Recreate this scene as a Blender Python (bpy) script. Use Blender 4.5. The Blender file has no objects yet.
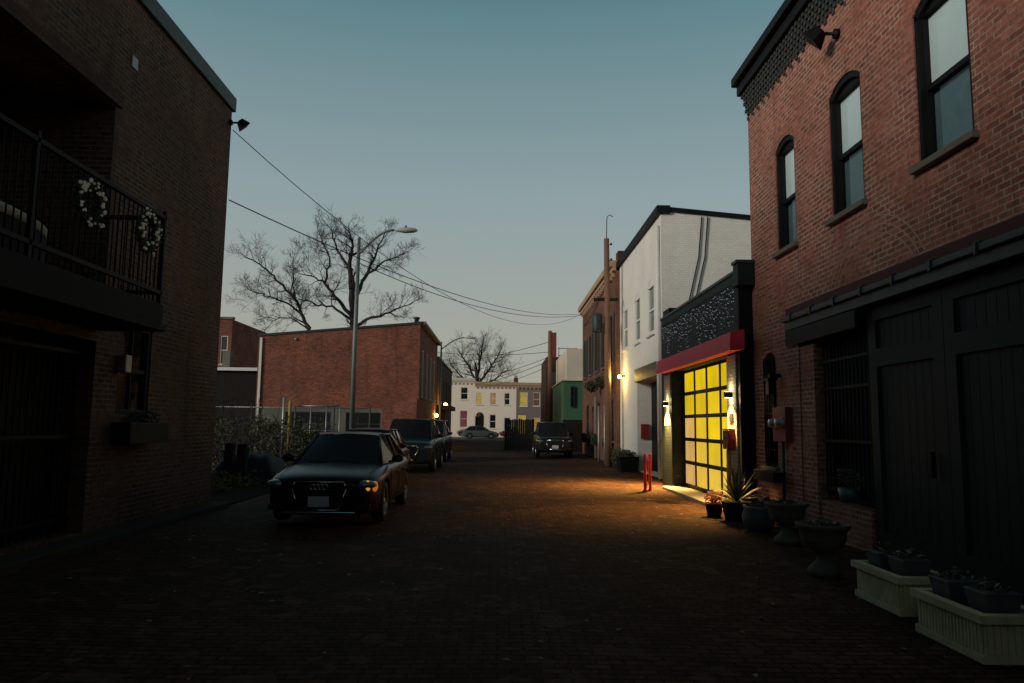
import bpy, bmesh, math, random
from mathutils import Vector as V, Matrix
R=math.radians
random.seed(7)
S=bpy.context.scene
COL=S.collection
# ------------------------------------------------------------------ helpers
def link(o): COL.objects.link(o); return o
def thing(name,label,cat,loc=(0,0,0),rz=0,group=None):
    o=bpy.data.objects.new(name,None); link(o); o.empty_display_size=.2
    o.location=loc; o.rotation_euler=(0,0,rz); o['label']=label; o['category']=cat
    if group: o['group']=group
    return o
def tag(o,label,cat,group=None):
    o['label']=label; o['category']=cat
    if group: o['group']=group
    return o
def struct(o,kind='structure'): o['kind']=kind; return o
def inv_of(p):
    m=Matrix.Identity(4)
    while p is not None:
        m=(Matrix.Translation(p.location)@p.rotation_euler.to_matrix().to_4x4())@m; p=p.parent
    return m.inverted()
class Fr:                                   # a wall's own frame: u along it, z up, d out of it
    def __init__(s,o,u,n): s.o=V(o); s.u=V(u); s.n=V(n)
    def p(s,u,z,d=0): return s.o+s.u*u+V((0,0,z))+s.n*d
def street_r(x): return Fr((x,0,0),(0,1,0),(-1,0,0))    # right-hand fronts look to -X
def street_l(x): return Fr((x,0,0),(0,1,0),(1,0,0))
def facing(y): return Fr((0,y,0),(1,0,0),(0,-1,0))      # walls that look to -Y
class MB:
    def __init__(s): s.v=[]; s.f=[]; s.smooth=set()
    def add(s,vs,fs,smooth=False):
        b=len(s.v); s.v+= [V(v) for v in vs]
        for f in fs:
            if smooth: s.smooth.add(len(s.f))
            s.f.append([b+i for i in f])
        return s
    def quad(s,a,b,c,d): return s.add([a,b,c,d],[(0,1,2,3)])
    def poly(s,pts): return s.add(pts,[tuple(range(len(pts)))])
    def hexa(s,p8): return s.add(p8,[(0,3,2,1),(4,5,6,7),(0,1,5,4),(1,2,6,5),(2,3,7,6),(3,0,4,7)])
    def box(s,x0,x1,y0,y1,z0,z1):
        return s.hexa([(x0,y0,z0),(x1,y0,z0),(x1,y1,z0),(x0,y1,z0),(x0,y0,z1),(x1,y0,z1),(x1,y1,z1),(x0,y1,z1)])
    def fbox(s,fr,u0,u1,z0,z1,d0,d1):
        return s.hexa([fr.p(u0,z0,d0),fr.p(u1,z0,d0),fr.p(u1,z0,d1),fr.p(u0,z0,d1),fr.p(u0,z1,d0),fr.p(u1,z1,d0),fr.p(u1,z1,d1),fr.p(u0,z1,d1)])
    def tube(s,pts,r,n=8,cap=True):
        pts=[V(p) for p in pts]; rs=r if isinstance(r,(list,tuple)) else [r]*len(pts)
        vs=[]; up=None
        for i,p in enumerate(pts):
            t=(pts[min(i+1,len(pts)-1)]-pts[max(i-1,0)])
            if t.length<1e-9: t=V((0,0,1))
            t.normalize()
            if up is None: up=t.orthogonal().normalized()
            a=(up-t*up.dot(t))
            a=a.normalized() if a.length>1e-6 else t.orthogonal().normalized()
            up=a; b=t.cross(a)
            for k in range(n):
                q=2*math.pi*k/n; vs.append(p+(a*math.cos(q)+b*math.sin(q))*rs[i])
        fs=[(i*n+k,i*n+(k+1)%n,(i+1)*n+(k+1)%n,(i+1)*n+k) for i in range(len(pts)-1) for k in range(n)]
        s.add(vs,fs,True)
        if cap and n>3:
            b=len(s.v)-len(vs); s.f.append([b+k for k in range(n)][::-1]); s.f.append([b+(len(pts)-1)*n+k for k in range(n)])
        return s
    def lathe(s,prof,c=(0,0,0),n=24,axis='z',smooth=True):
        vs=[]; c=V(c)
        for r,z in prof:
            for k in range(n):
                q=2*math.pi*k/n; a,b=r*math.cos(q),r*math.sin(q)
                vs.append(c+(V((a,b,z)) if axis=='z' else V((z,a,b)) if axis=='x' else V((a,z,b))))
        fs=[(i*n+k,i*n+(k+1)%n,(i+1)*n+(k+1)%n,(i+1)*n+k) for i in range(len(prof)-1) for k in range(n)]
        return s.add(vs,fs,smooth)
    def ball(s,c,r,n=8,sc=(1,1,1)):
        c=V(c); m=max(4,n//2+1); vs=[]; fs=[]
        for i in range(m+1):
            a=math.pi*i/m
            for k in range(n):
                q=2*math.pi*k/n; vs.append(c+V((r*sc[0]*math.sin(a)*math.cos(q),r*sc[1]*math.sin(a)*math.sin(q),r*sc[2]*math.cos(a))))
        fs=[(i*n+k,i*n+(k+1)%n,(i+1)*n+(k+1)%n,(i+1)*n+k) for i in range(m) for k in range(n)]
        return s.add(vs,fs,True)
    def ring(s,c,r,t,n=20,m=6,u=V((1,0,0)),w=V((0,0,1))):
        c=V(c); nn=u.cross(w); vs=[]
        for k in range(n):
            q=2*math.pi*k/n; d=u*math.cos(q)+w*math.sin(q)
            for j in range(m):
                a=2*math.pi*j/m; vs.append(c+d*(r+t*math.cos(a))+nn*t*math.sin(a))
        fs=[(k*m+j,k*m+(j+1)%m,((k+1)%n)*m+(j+1)%m,((k+1)%n)*m+j) for k in range(n) for j in range(m)]
        return s.add(vs,fs,True)
    def build(s,name,mat,parent=None,world=True,fix=True,bevel=0):
        inv=inv_of(parent) if (parent and world) else Matrix.Identity(4)
        me=bpy.data.meshes.new(name); me.from_pydata([inv@v for v in s.v],[],s.f)
        for i,p in enumerate(me.polygons): p.use_smooth = i in s.smooth
        if fix:
            bm=bmesh.new(); bm.from_mesh(me); bmesh.ops.recalc_face_normals(bm,faces=bm.faces); bm.to_mesh(me); bm.free()
        uv=me.uv_layers.new(name='UVMap')
        rot=inv.to_3x3().inverted(); 
        full=inv.inverted()
        for p in me.polygons:
            n=rot@p.normal
            for li in p.loop_indices:
                c=full@me.vertices[me.loops[li].vertex_index].co
                if abs(n.z)>.75: uv.data[li].uv=(c.x,c.y)
                elif abs(n.x)>abs(n.y): uv.data[li].uv=(c.y,c.z)
                else: uv.data[li].uv=(c.x+.11,c.z)
        me.materials.append(mat)
        o=bpy.data.objects.new(name,me); link(o); o.parent=parent
        if bevel:
            b=o.modifiers.new('Bevel','BEVEL'); b.width=bevel; b.segments=2; b.limit_method='ANGLE'
        return o
def copy_tree(o,parent=None):
    c=o.copy(); link(c); c.parent=parent
    for ch in list(o.children): copy_tree(ch,c)
    return c
def wall_sheet(mb,fr,u0,u1,z0,z1,ops):
    """front of a wall with openings (ua,ub,za,zb,depth,arch rise); reveals included"""
    us=sorted({u0,u1,*[a for o in ops for a in o[:2]]}); zs=sorted({z0,z1,*[a for o in ops for a in o[2:4]]})
    us=[u for u in us if u0<=u<=u1]; zs=[z for z in zs if z0<=z<=z1]
    for i in range(len(us)-1):
        for j in range(len(zs)-1):
            cu=(us[i]+us[i+1])/2; cz=(zs[j]+zs[j+1])/2
            if any(o[0]<cu<o[1] and o[2]<cz<o[3] for o in ops): continue
            mb.quad(fr.p(us[i],zs[j]),fr.p(us[i+1],zs[j]),fr.p(us[i+1],zs[j+1]),fr.p(us[i],zs[j+1]))
    for ua,ub,za,zb,dp,ar in ops:
        D=-dp; zt=zb-ar
        mb.quad(fr.p(ua,za),fr.p(ua,zt),fr.p(ua,zt,D),fr.p(ua,za,D)); mb.quad(fr.p(ub,za),fr.p(ub,za,D),fr.p(ub,zt,D),fr.p(ub,zt))
        mb.quad(fr.p(ua,za),fr.p(ua,za,D),fr.p(ub,za,D),fr.p(ub,za))
        arc=arch_pts(ua,ub,zt,ar)
        for k in range(len(arc)-1):
            a,b=arc[k],arc[k+1]
            mb.quad(fr.p(*a),fr.p(*b),fr.p(b[0],b[1],D),fr.p(a[0],a[1],D))
            if ar>0: mb.quad(fr.p(*a),fr.p(*b),fr.p(b[0],zb),fr.p(a[0],zb))
def arch_pts(ua,ub,zt,ar,n=14):
    if ar<=0: return [(ua,zt),(ub,zt)]
    w=(ub-ua)/2; rad=(w*w+ar*ar)/(2*ar); c=(ua+ub)/2; zc=zt+ar-rad
    a0=math.asin(min(1,w/rad)); 
    if ar>w-1e-6: a0=math.pi/2
    return [(c+rad*math.sin(-a0+2*a0*k/n),zc+rad*math.cos(-a0+2*a0*k/n)) for k in range(n+1)]
# ------------------------------------------------------------------ materials
def mat(name):
    m=bpy.data.materials.new(name); m.use_nodes=True; nt=m.node_tree
    b=nt.nodes['Principled BSDF']; return m,nt,b
def N(nt,t,**kw):
    n=nt.nodes.new(t)
    for k,v in kw.items():
        if k in n.inputs: n.inputs[k].default_value=v
        else: setattr(n,k,v)
    return n
def rgba(c): return (c[0],c[1],c[2],1)
def mixc(nt,fac,a,b,blend='MIX'):
    m=nt.nodes.new('ShaderNodeMix'); m.data_type='RGBA'; m.blend_type=blend
    for sock,val in ((m.inputs[0],fac),(m.inputs[6],a),(m.inputs[7],b)):
        if hasattr(val,'is_output'): nt.links.new(val,sock)
        else: sock.default_value = val if isinstance(val,(int,float)) else rgba(val)
    return m.outputs[2]
def plain(name,c,rough=.6,metal=0,var=.25,scale=3,bump=.0,spec=.5,coat=0):
    m,nt,b=mat(name); b.inputs['Roughness'].default_value=rough; b.inputs['Metallic'].default_value=metal
    b.inputs['Specular IOR Level'].default_value=spec; b.inputs['Coat Weight'].default_value=coat
    tc=N(nt,'ShaderNodeTexCoord'); no=N(nt,'ShaderNodeTexNoise',Scale=scale,Detail=6.,Roughness=.65)
    nt.links.new(tc.outputs['Object'],no.inputs['Vector'])
    c2=[x*(1-var) for x in c]; c3=[min(1,x*(1+var)) for x in c]
    nt.links.new(mixc(nt,no.outputs['Fac'],c2,c3),b.inputs['Base Color'])
    if bump:
        n2=N(nt,'ShaderNodeTexNoise',Scale=scale*14,Detail=5.); nt.links.new(tc.outputs['Object'],n2.inputs['Vector'])
        bp=N(nt,'ShaderNodeBump',Strength=bump,Distance=.01); nt.links.new(n2.outputs['Fac'],bp.inputs['Height']); nt.links.new(bp.outputs['Normal'],b.inputs['Normal'])
    return m
def brick(name,c1,c2,mortar,bw=.215,bh=.075,ms=.011,rough=.85,bump=.9,stain=.5,spec=.25,offset=.5,painted=False,rowvar=.35,patch=0.):
    m,nt,b=mat(name); b.inputs['Roughness'].default_value=rough; b.inputs['Specular IOR Level'].default_value=spec
    uv=N(nt,'ShaderNodeUVMap'); uv.uv_map='UVMap'
    # slightly wandering courses
    nz=N(nt,'ShaderNodeTexNoise',Scale=1.7,Detail=2.); nt.links.new(uv.outputs[0],nz.inputs['Vector'])
    sub=N(nt,'ShaderNodeVectorMath',operation='SUBTRACT'); sub.inputs[1].default_value=(.5,.5,.5); nt.links.new(nz.outputs['Color'],sub.inputs[0])
    mul=N(nt,'ShaderNodeVectorMath',operation='SCALE'); mul.inputs['Scale'].default_value=.018; nt.links.new(sub.outputs[0],mul.inputs[0])
    ad=N(nt,'ShaderNodeVectorMath',operation='ADD'); nt.links.new(uv.outputs[0],ad.inputs[0]); nt.links.new(mul.outputs[0],ad.inputs[1])
    br=N(nt,'ShaderNodeTexBrick',Scale=1.,Bias=-.1); br.offset=offset
    br.inputs['Mortar Size'].default_value=ms; br.inputs['Mortar Smooth'].default_value=.25
    br.inputs['Brick Width'].default_value=bw; br.inputs['Row Height'].default_value=bh
    br.inputs['Color1'].default_value=rgba(c1); br.inputs['Color2'].default_value=rgba(c2); br.inputs['Mortar'].default_value=rgba(mortar)
    nt.links.new(ad.outputs[0],br.inputs['Vector'])
    n1=N(nt,'ShaderNodeTexNoise',Scale=.55,Detail=8.,Roughness=.7); nt.links.new(uv.outputs[0],n1.inputs['Vector'])
    n2=N(nt,'ShaderNodeTexNoise',Scale=9.,Detail=6.,Roughness=.75); nt.links.new(uv.outputs[0],n2.inputs['Vector'])
    cr=N(nt,'ShaderNodeMapRange'); cr.inputs['From Min'].default_value=.3; cr.inputs['From Max'].default_value=.72
    cr.inputs['To Min'].default_value=1-stain; cr.inputs['To Max'].default_value=1+stain*.45; nt.links.new(n1.outputs['Fac'],cr.inputs['Value'])
    cr2=N(nt,'ShaderNodeMapRange'); cr2.inputs['From Min'].default_value=.25; cr2.inputs['From Max'].default_value=.75
    cr2.inputs['To Min'].default_value=1-rowvar; cr2.inputs['To Max'].default_value=1+rowvar; nt.links.new(n2.outputs['Fac'],cr2.inputs['Value'])
    mm=N(nt,'ShaderNodeMath',operation='MULTIPLY'); nt.links.new(cr.outputs[0],mm.inputs[0]); nt.links.new(cr2.outputs[0],mm.inputs[1])
    sc=N(nt,'ShaderNodeVectorMath',operation='SCALE'); nt.links.new(br.outputs['Color'],sc.inputs[0]); nt.links.new(mm.outputs[0],sc.inputs['Scale'])
    if patch>0:
        pn=N(nt,'ShaderNodeTexNoise',Scale=1.1,Detail=5.,Roughness=.7); nt.links.new(uv.outputs[0],pn.inputs['Vector'])
        pm=N(nt,'ShaderNodeMapRange'); pm.inputs['From Min'].default_value=.38; pm.inputs['From Max'].default_value=.62; pm.inputs['To Min'].default_value=0.; pm.inputs['To Max'].default_value=patch; nt.links.new(pn.outputs['Fac'],pm.inputs['Value'])
        pf=N(nt,'ShaderNodeMath',operation='MULTIPLY'); nt.links.new(br.outputs['Fac'],pf.inputs[0]); nt.links.new(pm.outputs[0],pf.inputs[1])
        base_=mixc(nt,pf.outputs[0],sc.outputs[0],[ (p+q)/2*.55 for p,q in zip(c1,c2)])
        sn=N(nt,'ShaderNodeTexNoise',Scale=.9,Detail=4.); mp=N(nt,'ShaderNodeMapping'); mp.inputs['Scale'].default_value=(2.6,.28,1.); nt.links.new(uv.outputs[0],mp.inputs[0]); nt.links.new(mp.outputs[0],sn.inputs['Vector'])
        sm=N(nt,'ShaderNodeMapRange'); sm.inputs['From Min'].default_value=.55; sm.inputs['From Max'].default_value=.75; sm.inputs['To Max'].default_value=.55; nt.links.new(sn.outputs['Fac'],sm.inputs['Value'])
        nt.links.new(mixc(nt,sm.outputs[0],base_,[x*.35 for x in c2]),b.inputs['Base Color'])
    else: nt.links.new(sc.outputs[0],b.inputs['Base Color'])
    inv=N(nt,'ShaderNodeMath',operation='MULTIPLY_ADD'); inv.inputs[1].default_value=-1.; inv.inputs[2].default_value=1.
    nt.links.new(br.outputs['Fac'],inv.inputs[0])
    ad2=N(nt,'ShaderNodeMath',operation='MULTIPLY_ADD'); ad2.inputs[1].default_value=.45; nt.links.new(n2.outputs['Fac'],ad2.inputs[0]); nt.links.new(inv.outputs[0],ad2.inputs[2])
    bp=N(nt,'ShaderNodeBump',Strength=bump,Distance=.012); nt.links.new(ad2.outputs[0],bp.inputs['Height']); nt.links.new(bp.outputs['Normal'],b.inputs['Normal'])
    return m
def glass(name,tint=(.88,.95,.95),through=.97,rough=.03):
    m=bpy.data.materials.new(name); m.use_nodes=True; nt=m.node_tree; nt.nodes.clear()
    out=N(nt,'ShaderNodeOutputMaterial'); tr=N(nt,'ShaderNodeBsdfTransparent',Color=rgba([t*through for t in tint])); gl=N(nt,'ShaderNodeBsdfGlossy',Roughness=rough)
    fr=N(nt,'ShaderNodeFresnel',IOR=1.45); ge=N(nt,'ShaderNodeNewGeometry'); mr=N(nt,'ShaderNodeMapRange'); mr.inputs['To Min'].default_value=1.45; mr.inputs['To Max'].default_value=1/1.45
    nt.links.new(ge.outputs['Backfacing'],mr.inputs['Value']); nt.links.new(mr.outputs[0],fr.inputs['IOR']); mx=N(nt,'ShaderNodeMixShader')
    tc=N(nt,'ShaderNodeTexCoord'); no=N(nt,'ShaderNodeTexNoise',Scale=2.5,Detail=2.); nt.links.new(tc.outputs['Object'],no.inputs['Vector'])
    bp=N(nt,'ShaderNodeBump',Strength=.08,Distance=.02); nt.links.new(no.outputs['Fac'],bp.inputs['Height']); nt.links.new(bp.outputs['Normal'],gl.inputs['Normal'])
    nt.links.new(fr.outputs[0],mx.inputs[0]); nt.links.new(tr.outputs[0],mx.inputs[1]); nt.links.new(gl.outputs[0],mx.inputs[2]); nt.links.new(mx.outputs[0],out.inputs['Surface'])
    return m
def lit(name,c,strength,var=.25,scale=3.,base=(.3,.3,.3)):
    m,nt,b=mat(name); tc=N(nt,'ShaderNodeTexCoord'); no=N(nt,'ShaderNodeTexNoise',Scale=scale,Detail=3.); nt.links.new(tc.outputs['Object'],no.inputs['Vector'])
    nt.links.new(mixc(nt,no.outputs['Fac'],[x*(1-var) for x in c],[x*(1+var) for x in c]),b.inputs['Emission Color'])
    b.inputs['Emission Strength'].default_value=strength; b.inputs['Base Color'].default_value=rgba(base); b.inputs['Roughness'].default_value=.7; b.inputs['Specular IOR Level'].default_value=.1
    return m
M={}
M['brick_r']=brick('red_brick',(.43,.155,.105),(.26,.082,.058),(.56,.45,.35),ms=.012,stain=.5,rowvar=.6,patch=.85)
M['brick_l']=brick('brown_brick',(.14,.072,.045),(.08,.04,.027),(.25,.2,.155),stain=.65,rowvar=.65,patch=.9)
M['brick_far']=brick('orange_red_brick',(.4,.13,.075),(.2,.062,.04),(.2,.14,.11),stain=.6,rowvar=.6,patch=.8)
M['brick_shut']=brick('orange_brick',(.2,.075,.042),(.105,.04,.025),(.18,.13,.095),stain=.5)
M['brick_white']=brick('white_painted_brick',(.8,.78,.71),(.76,.74,.68),(.68,.66,.61),bump=.35,stain=.14,rowvar=.07)
M['brick_black']=brick('black_painted_brick',(.015,.03,.034),(.011,.023,.026),(.008,.012,.014),bump=.8,stain=.35,rough=.6,spec=.22)
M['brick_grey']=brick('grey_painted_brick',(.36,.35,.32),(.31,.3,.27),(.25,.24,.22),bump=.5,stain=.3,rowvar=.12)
M['brick_dark']=brick('dark_brick',(.12,.05,.035),(.07,.03,.022),(.08,.06,.05),stain=.5)
M['paver']=brick('brick_paving',(.1,.052,.033),(.05,.026,.018),(.012,.009,.007),bw=.2,bh=.1,ms=.009,rough=.85,bump=1.6,stain=.6,spec=.1,rowvar=.75)
def paving(m):
    nt=m.node_tree; b=nt.nodes['Principled BSDF']; src=b.inputs['Base Color'].links[0].from_socket
    uv=N(nt,'ShaderNodeUVMap'); uv.uv_map='UVMap'
    vo=N(nt,'ShaderNodeTexVoronoi',Scale=5.5,Randomness=.8); nt.links.new(uv.outputs[0],vo.inputs['Vector'])
    sp=N(nt,'ShaderNodeSeparateColor'); nt.links.new(vo.outputs['Color'],sp.inputs[0])
    r1=N(nt,'ShaderNodeMapRange'); r1.inputs['From Min'].default_value=.86; r1.inputs['From Max'].default_value=.95; r1.inputs['To Max'].default_value=.55; nt.links.new(sp.outputs[0],r1.inputs['Value'])
    c=mixc(nt,r1.outputs[0],src,(.13,.085,.058))
    n=N(nt,'ShaderNodeTexNoise',Scale=.35,Detail=7.,Roughness=.68); nt.links.new(uv.outputs[0],n.inputs['Vector'])
    r2=N(nt,'ShaderNodeMapRange'); r2.inputs['From Min'].default_value=.52; r2.inputs['From Max'].default_value=.68; r2.inputs['To Max'].default_value=.55; nt.links.new(n.outputs['Fac'],r2.inputs['Value'])
    c=mixc(nt,r2.outputs[0],c,(.02,.013,.01)); nt.links.new(c,b.inputs['Base Color'])
paving(M['paver'])
M['asphalt']=plain('asphalt',(.05,.047,.045),.8,var=.35,scale=4,bump=.5)
M['dirt']=plain('packed_dirt',(.018,.015,.011),.95,var=.6,scale=1.5,bump=.8,spec=.03)
M['concrete']=plain('concrete',(.42,.4,.36),.85,var=.2,scale=3,bump=.4)
M['concrete_d']=plain('weathered_concrete',(.14,.14,.115),.9,var=.6,scale=1.3,bump=.5)
M['stone']=plain('sandstone',(.13,.12,.09),.85,var=.3,scale=5,bump=.4)
M['black']=plain('black_paint',(.008,.009,.01),.6,var=.3,scale=4,spec=.15)
M['iron']=plain('black_iron',(.007,.007,.008),.6,var=.3,scale=8,spec=.15)
M['green_black']=plain('dark_green_paint',(.011,.018,.019),.6,var=.4,scale=3,bump=.15,spec=.2)
M['steel_d']=plain('dark_steel',(.035,.045,.047),.5,var=.3,scale=4,metal=.2,spec=.3)
M['coping']=plain('weathered_metal_coping',(.06,.08,.083),.6,var=.35,scale=3,metal=.2)
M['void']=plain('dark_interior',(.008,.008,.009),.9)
M['white_wood']=plain('white_painted_wood',(.7,.7,.66),.5,var=.08)
M['dark_wood']=plain('dark_wood',(.018,.015,.013),.8,spec=.15,var=.4,scale=6)
M['red_paint']=plain('red_paint',(.78,.025,.065),.55,var=.15,scale=2)
M['red_bright']=plain('bright_red_paint',(.55,.012,.015),.4,var=.1)
M['red_box']=plain('dark_red_enamel',(.22,.025,.022),.45,var=.15)
M['yellow_paint']=plain('worn_yellow_paint',(.33,.25,.06),.7,var=.6,scale=6)
M['wood_pole']=plain('weathered_pole_wood',(.19,.1,.06),.85,var=.35,scale=5,bump=.5)
M['galv']=plain('galvanised_steel',(.3,.31,.31),.5,var=.2,metal=.6,scale=6)
M['bark']=plain('grey_bark',(.035,.03,.027),.95,var=.4,scale=6,bump=.5)
M['glass']=glass('window_glass')
M['darkglass']=plain('dark_window_glass',(.012,.016,.018),.08,var=.3,spec=.7)
M['blind']=plain('pale_roller_blind',(.78,.84,.84),.9,var=.06)
M['curtain']=plain('grey_net_curtain',(.1,.17,.18),.9,var=.35,scale=7)
M['dullpane']=plain('dull_window_pane',(.13,.14,.135),.25,var=.2)
M['darkcloth']=plain('dark_upholstery',(.02,.022,.02),.95)
M['cloth']=plain('pale_upholstery',(.5,.52,.48),.9,var=.1)
M['green_wall']=plain('green_clapboard',(.06,.16,.085),.7,var=.2,scale=3)
M['cream']=plain('cream_stucco',(.62,.56,.46),.85,var=.12,scale=2,bump=.2)
M['cream2']=plain('warm_white_stucco',(.88,.75,.62),.85,var=.1,scale=2,bump=.2)
M['grey_st']=plain('taupe_brick_paint',(.2,.16,.145),.85,var=.15,scale=3,bump=.2)
M['tan']=plain('tan_cornice_paint',(.4,.27,.17),.7,var=.15)
M['shutter']=plain('black_shutter_paint',(.014,.018,.02),.5,var=.25)
M['terracotta']=plain('terracotta_red',(.2,.03,.027),.7,var=.2)
M['leaf']=plain('dark_evergreen_leaf',(.03,.05,.022),.6,var=.5,scale=9)
M['drygrass']=plain('dry_ivy_leaf',(.085,.085,.045),.8,var=.7,scale=7,spec=.1)
M['yucca']=plain('yucca_blade',(.1,.13,.05),.5,var=.4,scale=5)
M['zinc']=plain('zinc_pot',(.1,.125,.125),.5,var=.25,metal=.3,scale=5)
M['urn']=plain('mossy_cast_stone',(.12,.105,.075),.85,var=.45,scale=6,bump=.5)
M['planter']=plain('cream_cast_stone',(.72,.6,.36),.85,var=.5,scale=5,bump=.4)
M['soil']=plain('soil',(.02,.016,.012),.95,var=.4,scale=8)
M['dullwire']=plain('rusted_wire',(.06,.06,.052),.8)
M['rubber']=plain('tyre_rubber',(.012,.012,.012),.8)
M['chrome']=plain('chrome',(.6,.6,.6),.15,metal=1,var=.05)
M['alloy']=plain('alloy_wheel',(.4,.4,.39),.3,metal=.9,var=.1)
M['plate']=plain('white_number_plate',(.45,.47,.48),.5,var=.1)
M['snow']=plain('white_roof_membrane',(.7,.72,.72),.7,var=.08)
M['bulb']=lit('tiny_white_bulb',(.8,.88,.95),.16,var=.5,scale=6.)
M['lamp_warm']=lit('warm_lamp_lens',(1.,.78,.36),14.,var=.02)
M['lamp_yel']=lit('yellow_lamp_lens',(1.,.72,.16),25.,var=.02)
M['amber_glint']=lit('amber_lamp_reflection',(.9,.26,.02),.42,var=.95,scale=14.,base=(.6,.2,.02))  # garage light's reflection in the headlight, put in as emission
M['head']=plain('clear_headlamp',(.25,.26,.26),.08,metal=.5,var=.3,scale=12)
M['trim']=plain('black_plastic',(.01,.01,.011),.4)
def paint(name,c):
    m=plain(name,c,.26,metal=.0,var=.08,spec=.16,coat=.0); m.node_tree.nodes['Principled BSDF'].inputs['Specular Tint'].default_value=(1.,.8,.82,1) if c[0]>c[1] else (1,1,1,1)
    return m
PA={k:paint(k,c) for k,c in {'plum_metallic_paint':(.03,.011,.015),'maroon_paint':(.09,.012,.014),'dark_teal_paint':(.02,.034,.038),'charcoal_paint':(.03,.032,.033),'black_car_paint':(.015,.017,.018),'grey_green_paint':(.1,.12,.11),'midnight_paint':(.01,.012,.015)}.items()}
# ------------------------------------------------------------------ camera, world, sun
cam=bpy.data.cameras.new('camera'); co=link(bpy.data.objects.new('camera',cam)); S.camera=co
cam.sensor_width=36; cam.lens=36*740/1024; cam.clip_end=5000; cam.clip_start=.05
yaw,pitch,roll=R(.8446),R(6.4486),R(.7)
fwd=V((math.sin(yaw)*math.cos(pitch),math.cos(yaw)*math.cos(pitch),math.sin(pitch))); rt=V((math.cos(yaw),-math.sin(yaw),0)); up=rt.cross(fwd)
r2=rt*math.cos(roll)+up*math.sin(roll); u2=-rt*math.sin(roll)+up*math.cos(roll)
m3=Matrix((r2,u2,-fwd)).transposed()
co.matrix_world=Matrix.Translation((0,0,1.65))@m3.to_4x4()
def at(x,y,Y):                               # picture point -> point at distance Y down the alley
    d=fwd+r2*((x-512)/740)-u2*((y-341.5)/740); return V((0,0,1.65))+d*(Y/d.y)
SUN_AZ=R(238); SUN_EL=R(15)                  # compass-style from +Y clockwise: behind us, to the left
sd=V((math.sin(SUN_AZ)*math.cos(SUN_EL),math.cos(SUN_AZ)*math.cos(SUN_EL),math.sin(SUN_EL)))
sl=bpy.data.lights.new('sun','SUN'); sl.energy=1.7; sl.angle=R(18); sl.color=(1.,.9,.8)
so=link(bpy.data.objects.new('sun',sl)); so.rotation_euler=(-sd).to_track_quat('-Z','Y').to_euler(); so.location=(0,0,40)
W=bpy.data.worlds.new('World'); S.world=W; W.use_nodes=True; nt=W.node_tree
bg=nt.nodes['Background']; sky=N(nt,'ShaderNodeTexSky'); sky.sky_type='NISHITA'; sky.sun_disc=False
sky.sun_elevation=SUN_EL; sky.sun_rotation=SUN_AZ; sky.air_density=1.; sky.dust_density=1.5; sky.ozone_density=1.
hs=N(nt,'ShaderNodeHueSaturation',Saturation=.8,Value=.12); nt.links.new(sky.outputs[0],hs.inputs['Color'])
tc=N(nt,'ShaderNodeTexCoord'); sx=N(nt,'ShaderNodeSeparateXYZ'); nt.links.new(tc.outputs['Generated'],sx.inputs[0])
rp=N(nt,'ShaderNodeValToRGB'); nt.links.new(sx.outputs['Z'],rp.inputs[0]); e=rp.color_ramp.elements
DUSK=[(0,(.37,.35,.285)),(.13,(.35,.365,.315)),(.3,(.265,.345,.355)),(.5,(.115,.228,.256)),(.6,(.045,.1,.115)),(.75,(.012,.028,.034)),(1,(.006,.014,.018))]
while len(e)<len(DUSK): e.new(.5)
for k,(p_,c_) in enumerate(DUSK): e[k].position=p_; e[k].color=rgba(c_)
v=N(nt,'ShaderNodeVectorMath',operation='SCALE'); v.inputs['Scale'].default_value=9.2; nt.links.new(rp.outputs[0],v.inputs[0])
nt.links.new(mixc(nt,1.,v.outputs[0],hs.outputs[0],'ADD'),bg.inputs['Color']); bg.inputs['Strength'].default_value=.1
S.view_settings.view_transform='Standard'; S.view_settings.look='None'; S.view_settings.gamma=1; S.view_settings.exposure=0
def lamp(kind,loc,c,power,parent,size=.05,aim=None,spot=100,blend=.6):
    l=bpy.data.lights.new('lamp_light',kind); l.color=c; l.energy=power; l.shadow_soft_size=size
    if kind=='SPOT': l.spot_size=R(spot); l.spot_blend=blend
    o=link(bpy.data.objects.new('lamp_light',l)); o.parent=parent; o.location=inv_of(parent)@V(loc) if parent else loc
    if aim: o.rotation_euler=V(aim).to_track_quat('-Z','Y').to_euler()
    return o
# ------------------------------------------------------------------ ground
g=MB().quad((-900,-900,-.12),(900,-900,-.12),(900,1600,-.12),(-900,1600,-.12)).build('ground',M['dirt'],fix=False); struct(g)
mb=MB()                                      # the alley, gently uneven
nx,ny=24,150
def hz(x,y): return .012*math.sin(x*1.3+y*.21)+.01*math.sin(y*.9+x*.4)-.012
vs=[(-5.4+10.7*i/nx,-30+110*j/ny,hz(-5.4+10.7*i/nx,-30+110*j/ny)) for j in range(ny+1) for i in range(nx+1)]
fs=[(j*(nx+1)+i,j*(nx+1)+i+1,(j+1)*(nx+1)+i+1,(j+1)*(nx+1)+i) for j in range(ny) for i in range(nx)]
mb.add(vs,fs,True); struct(mb.build('alley_road',M['paver'],fix=False))
struct(MB().box(-60,60,80,91,-.1,.012).build('cross_street',M['asphalt']))
struct(MB().box(-60,60,91,92.6,-.1,.13).build('far_pavement',M['concrete_d']))
struct(MB().box(-60,-5.4,15.3,80,-.1,.012).build('lot_ground',M['dirt']))
struct(MB().box(-5.8,-5.28,-30,14.9,-.1,.09).build('kerb_strip',plain('dark_worn_kerb_stone',(.05,.046,.042),.95,var=.4,scale=3,bump=.5,spec=.1),bevel=.02))
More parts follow.
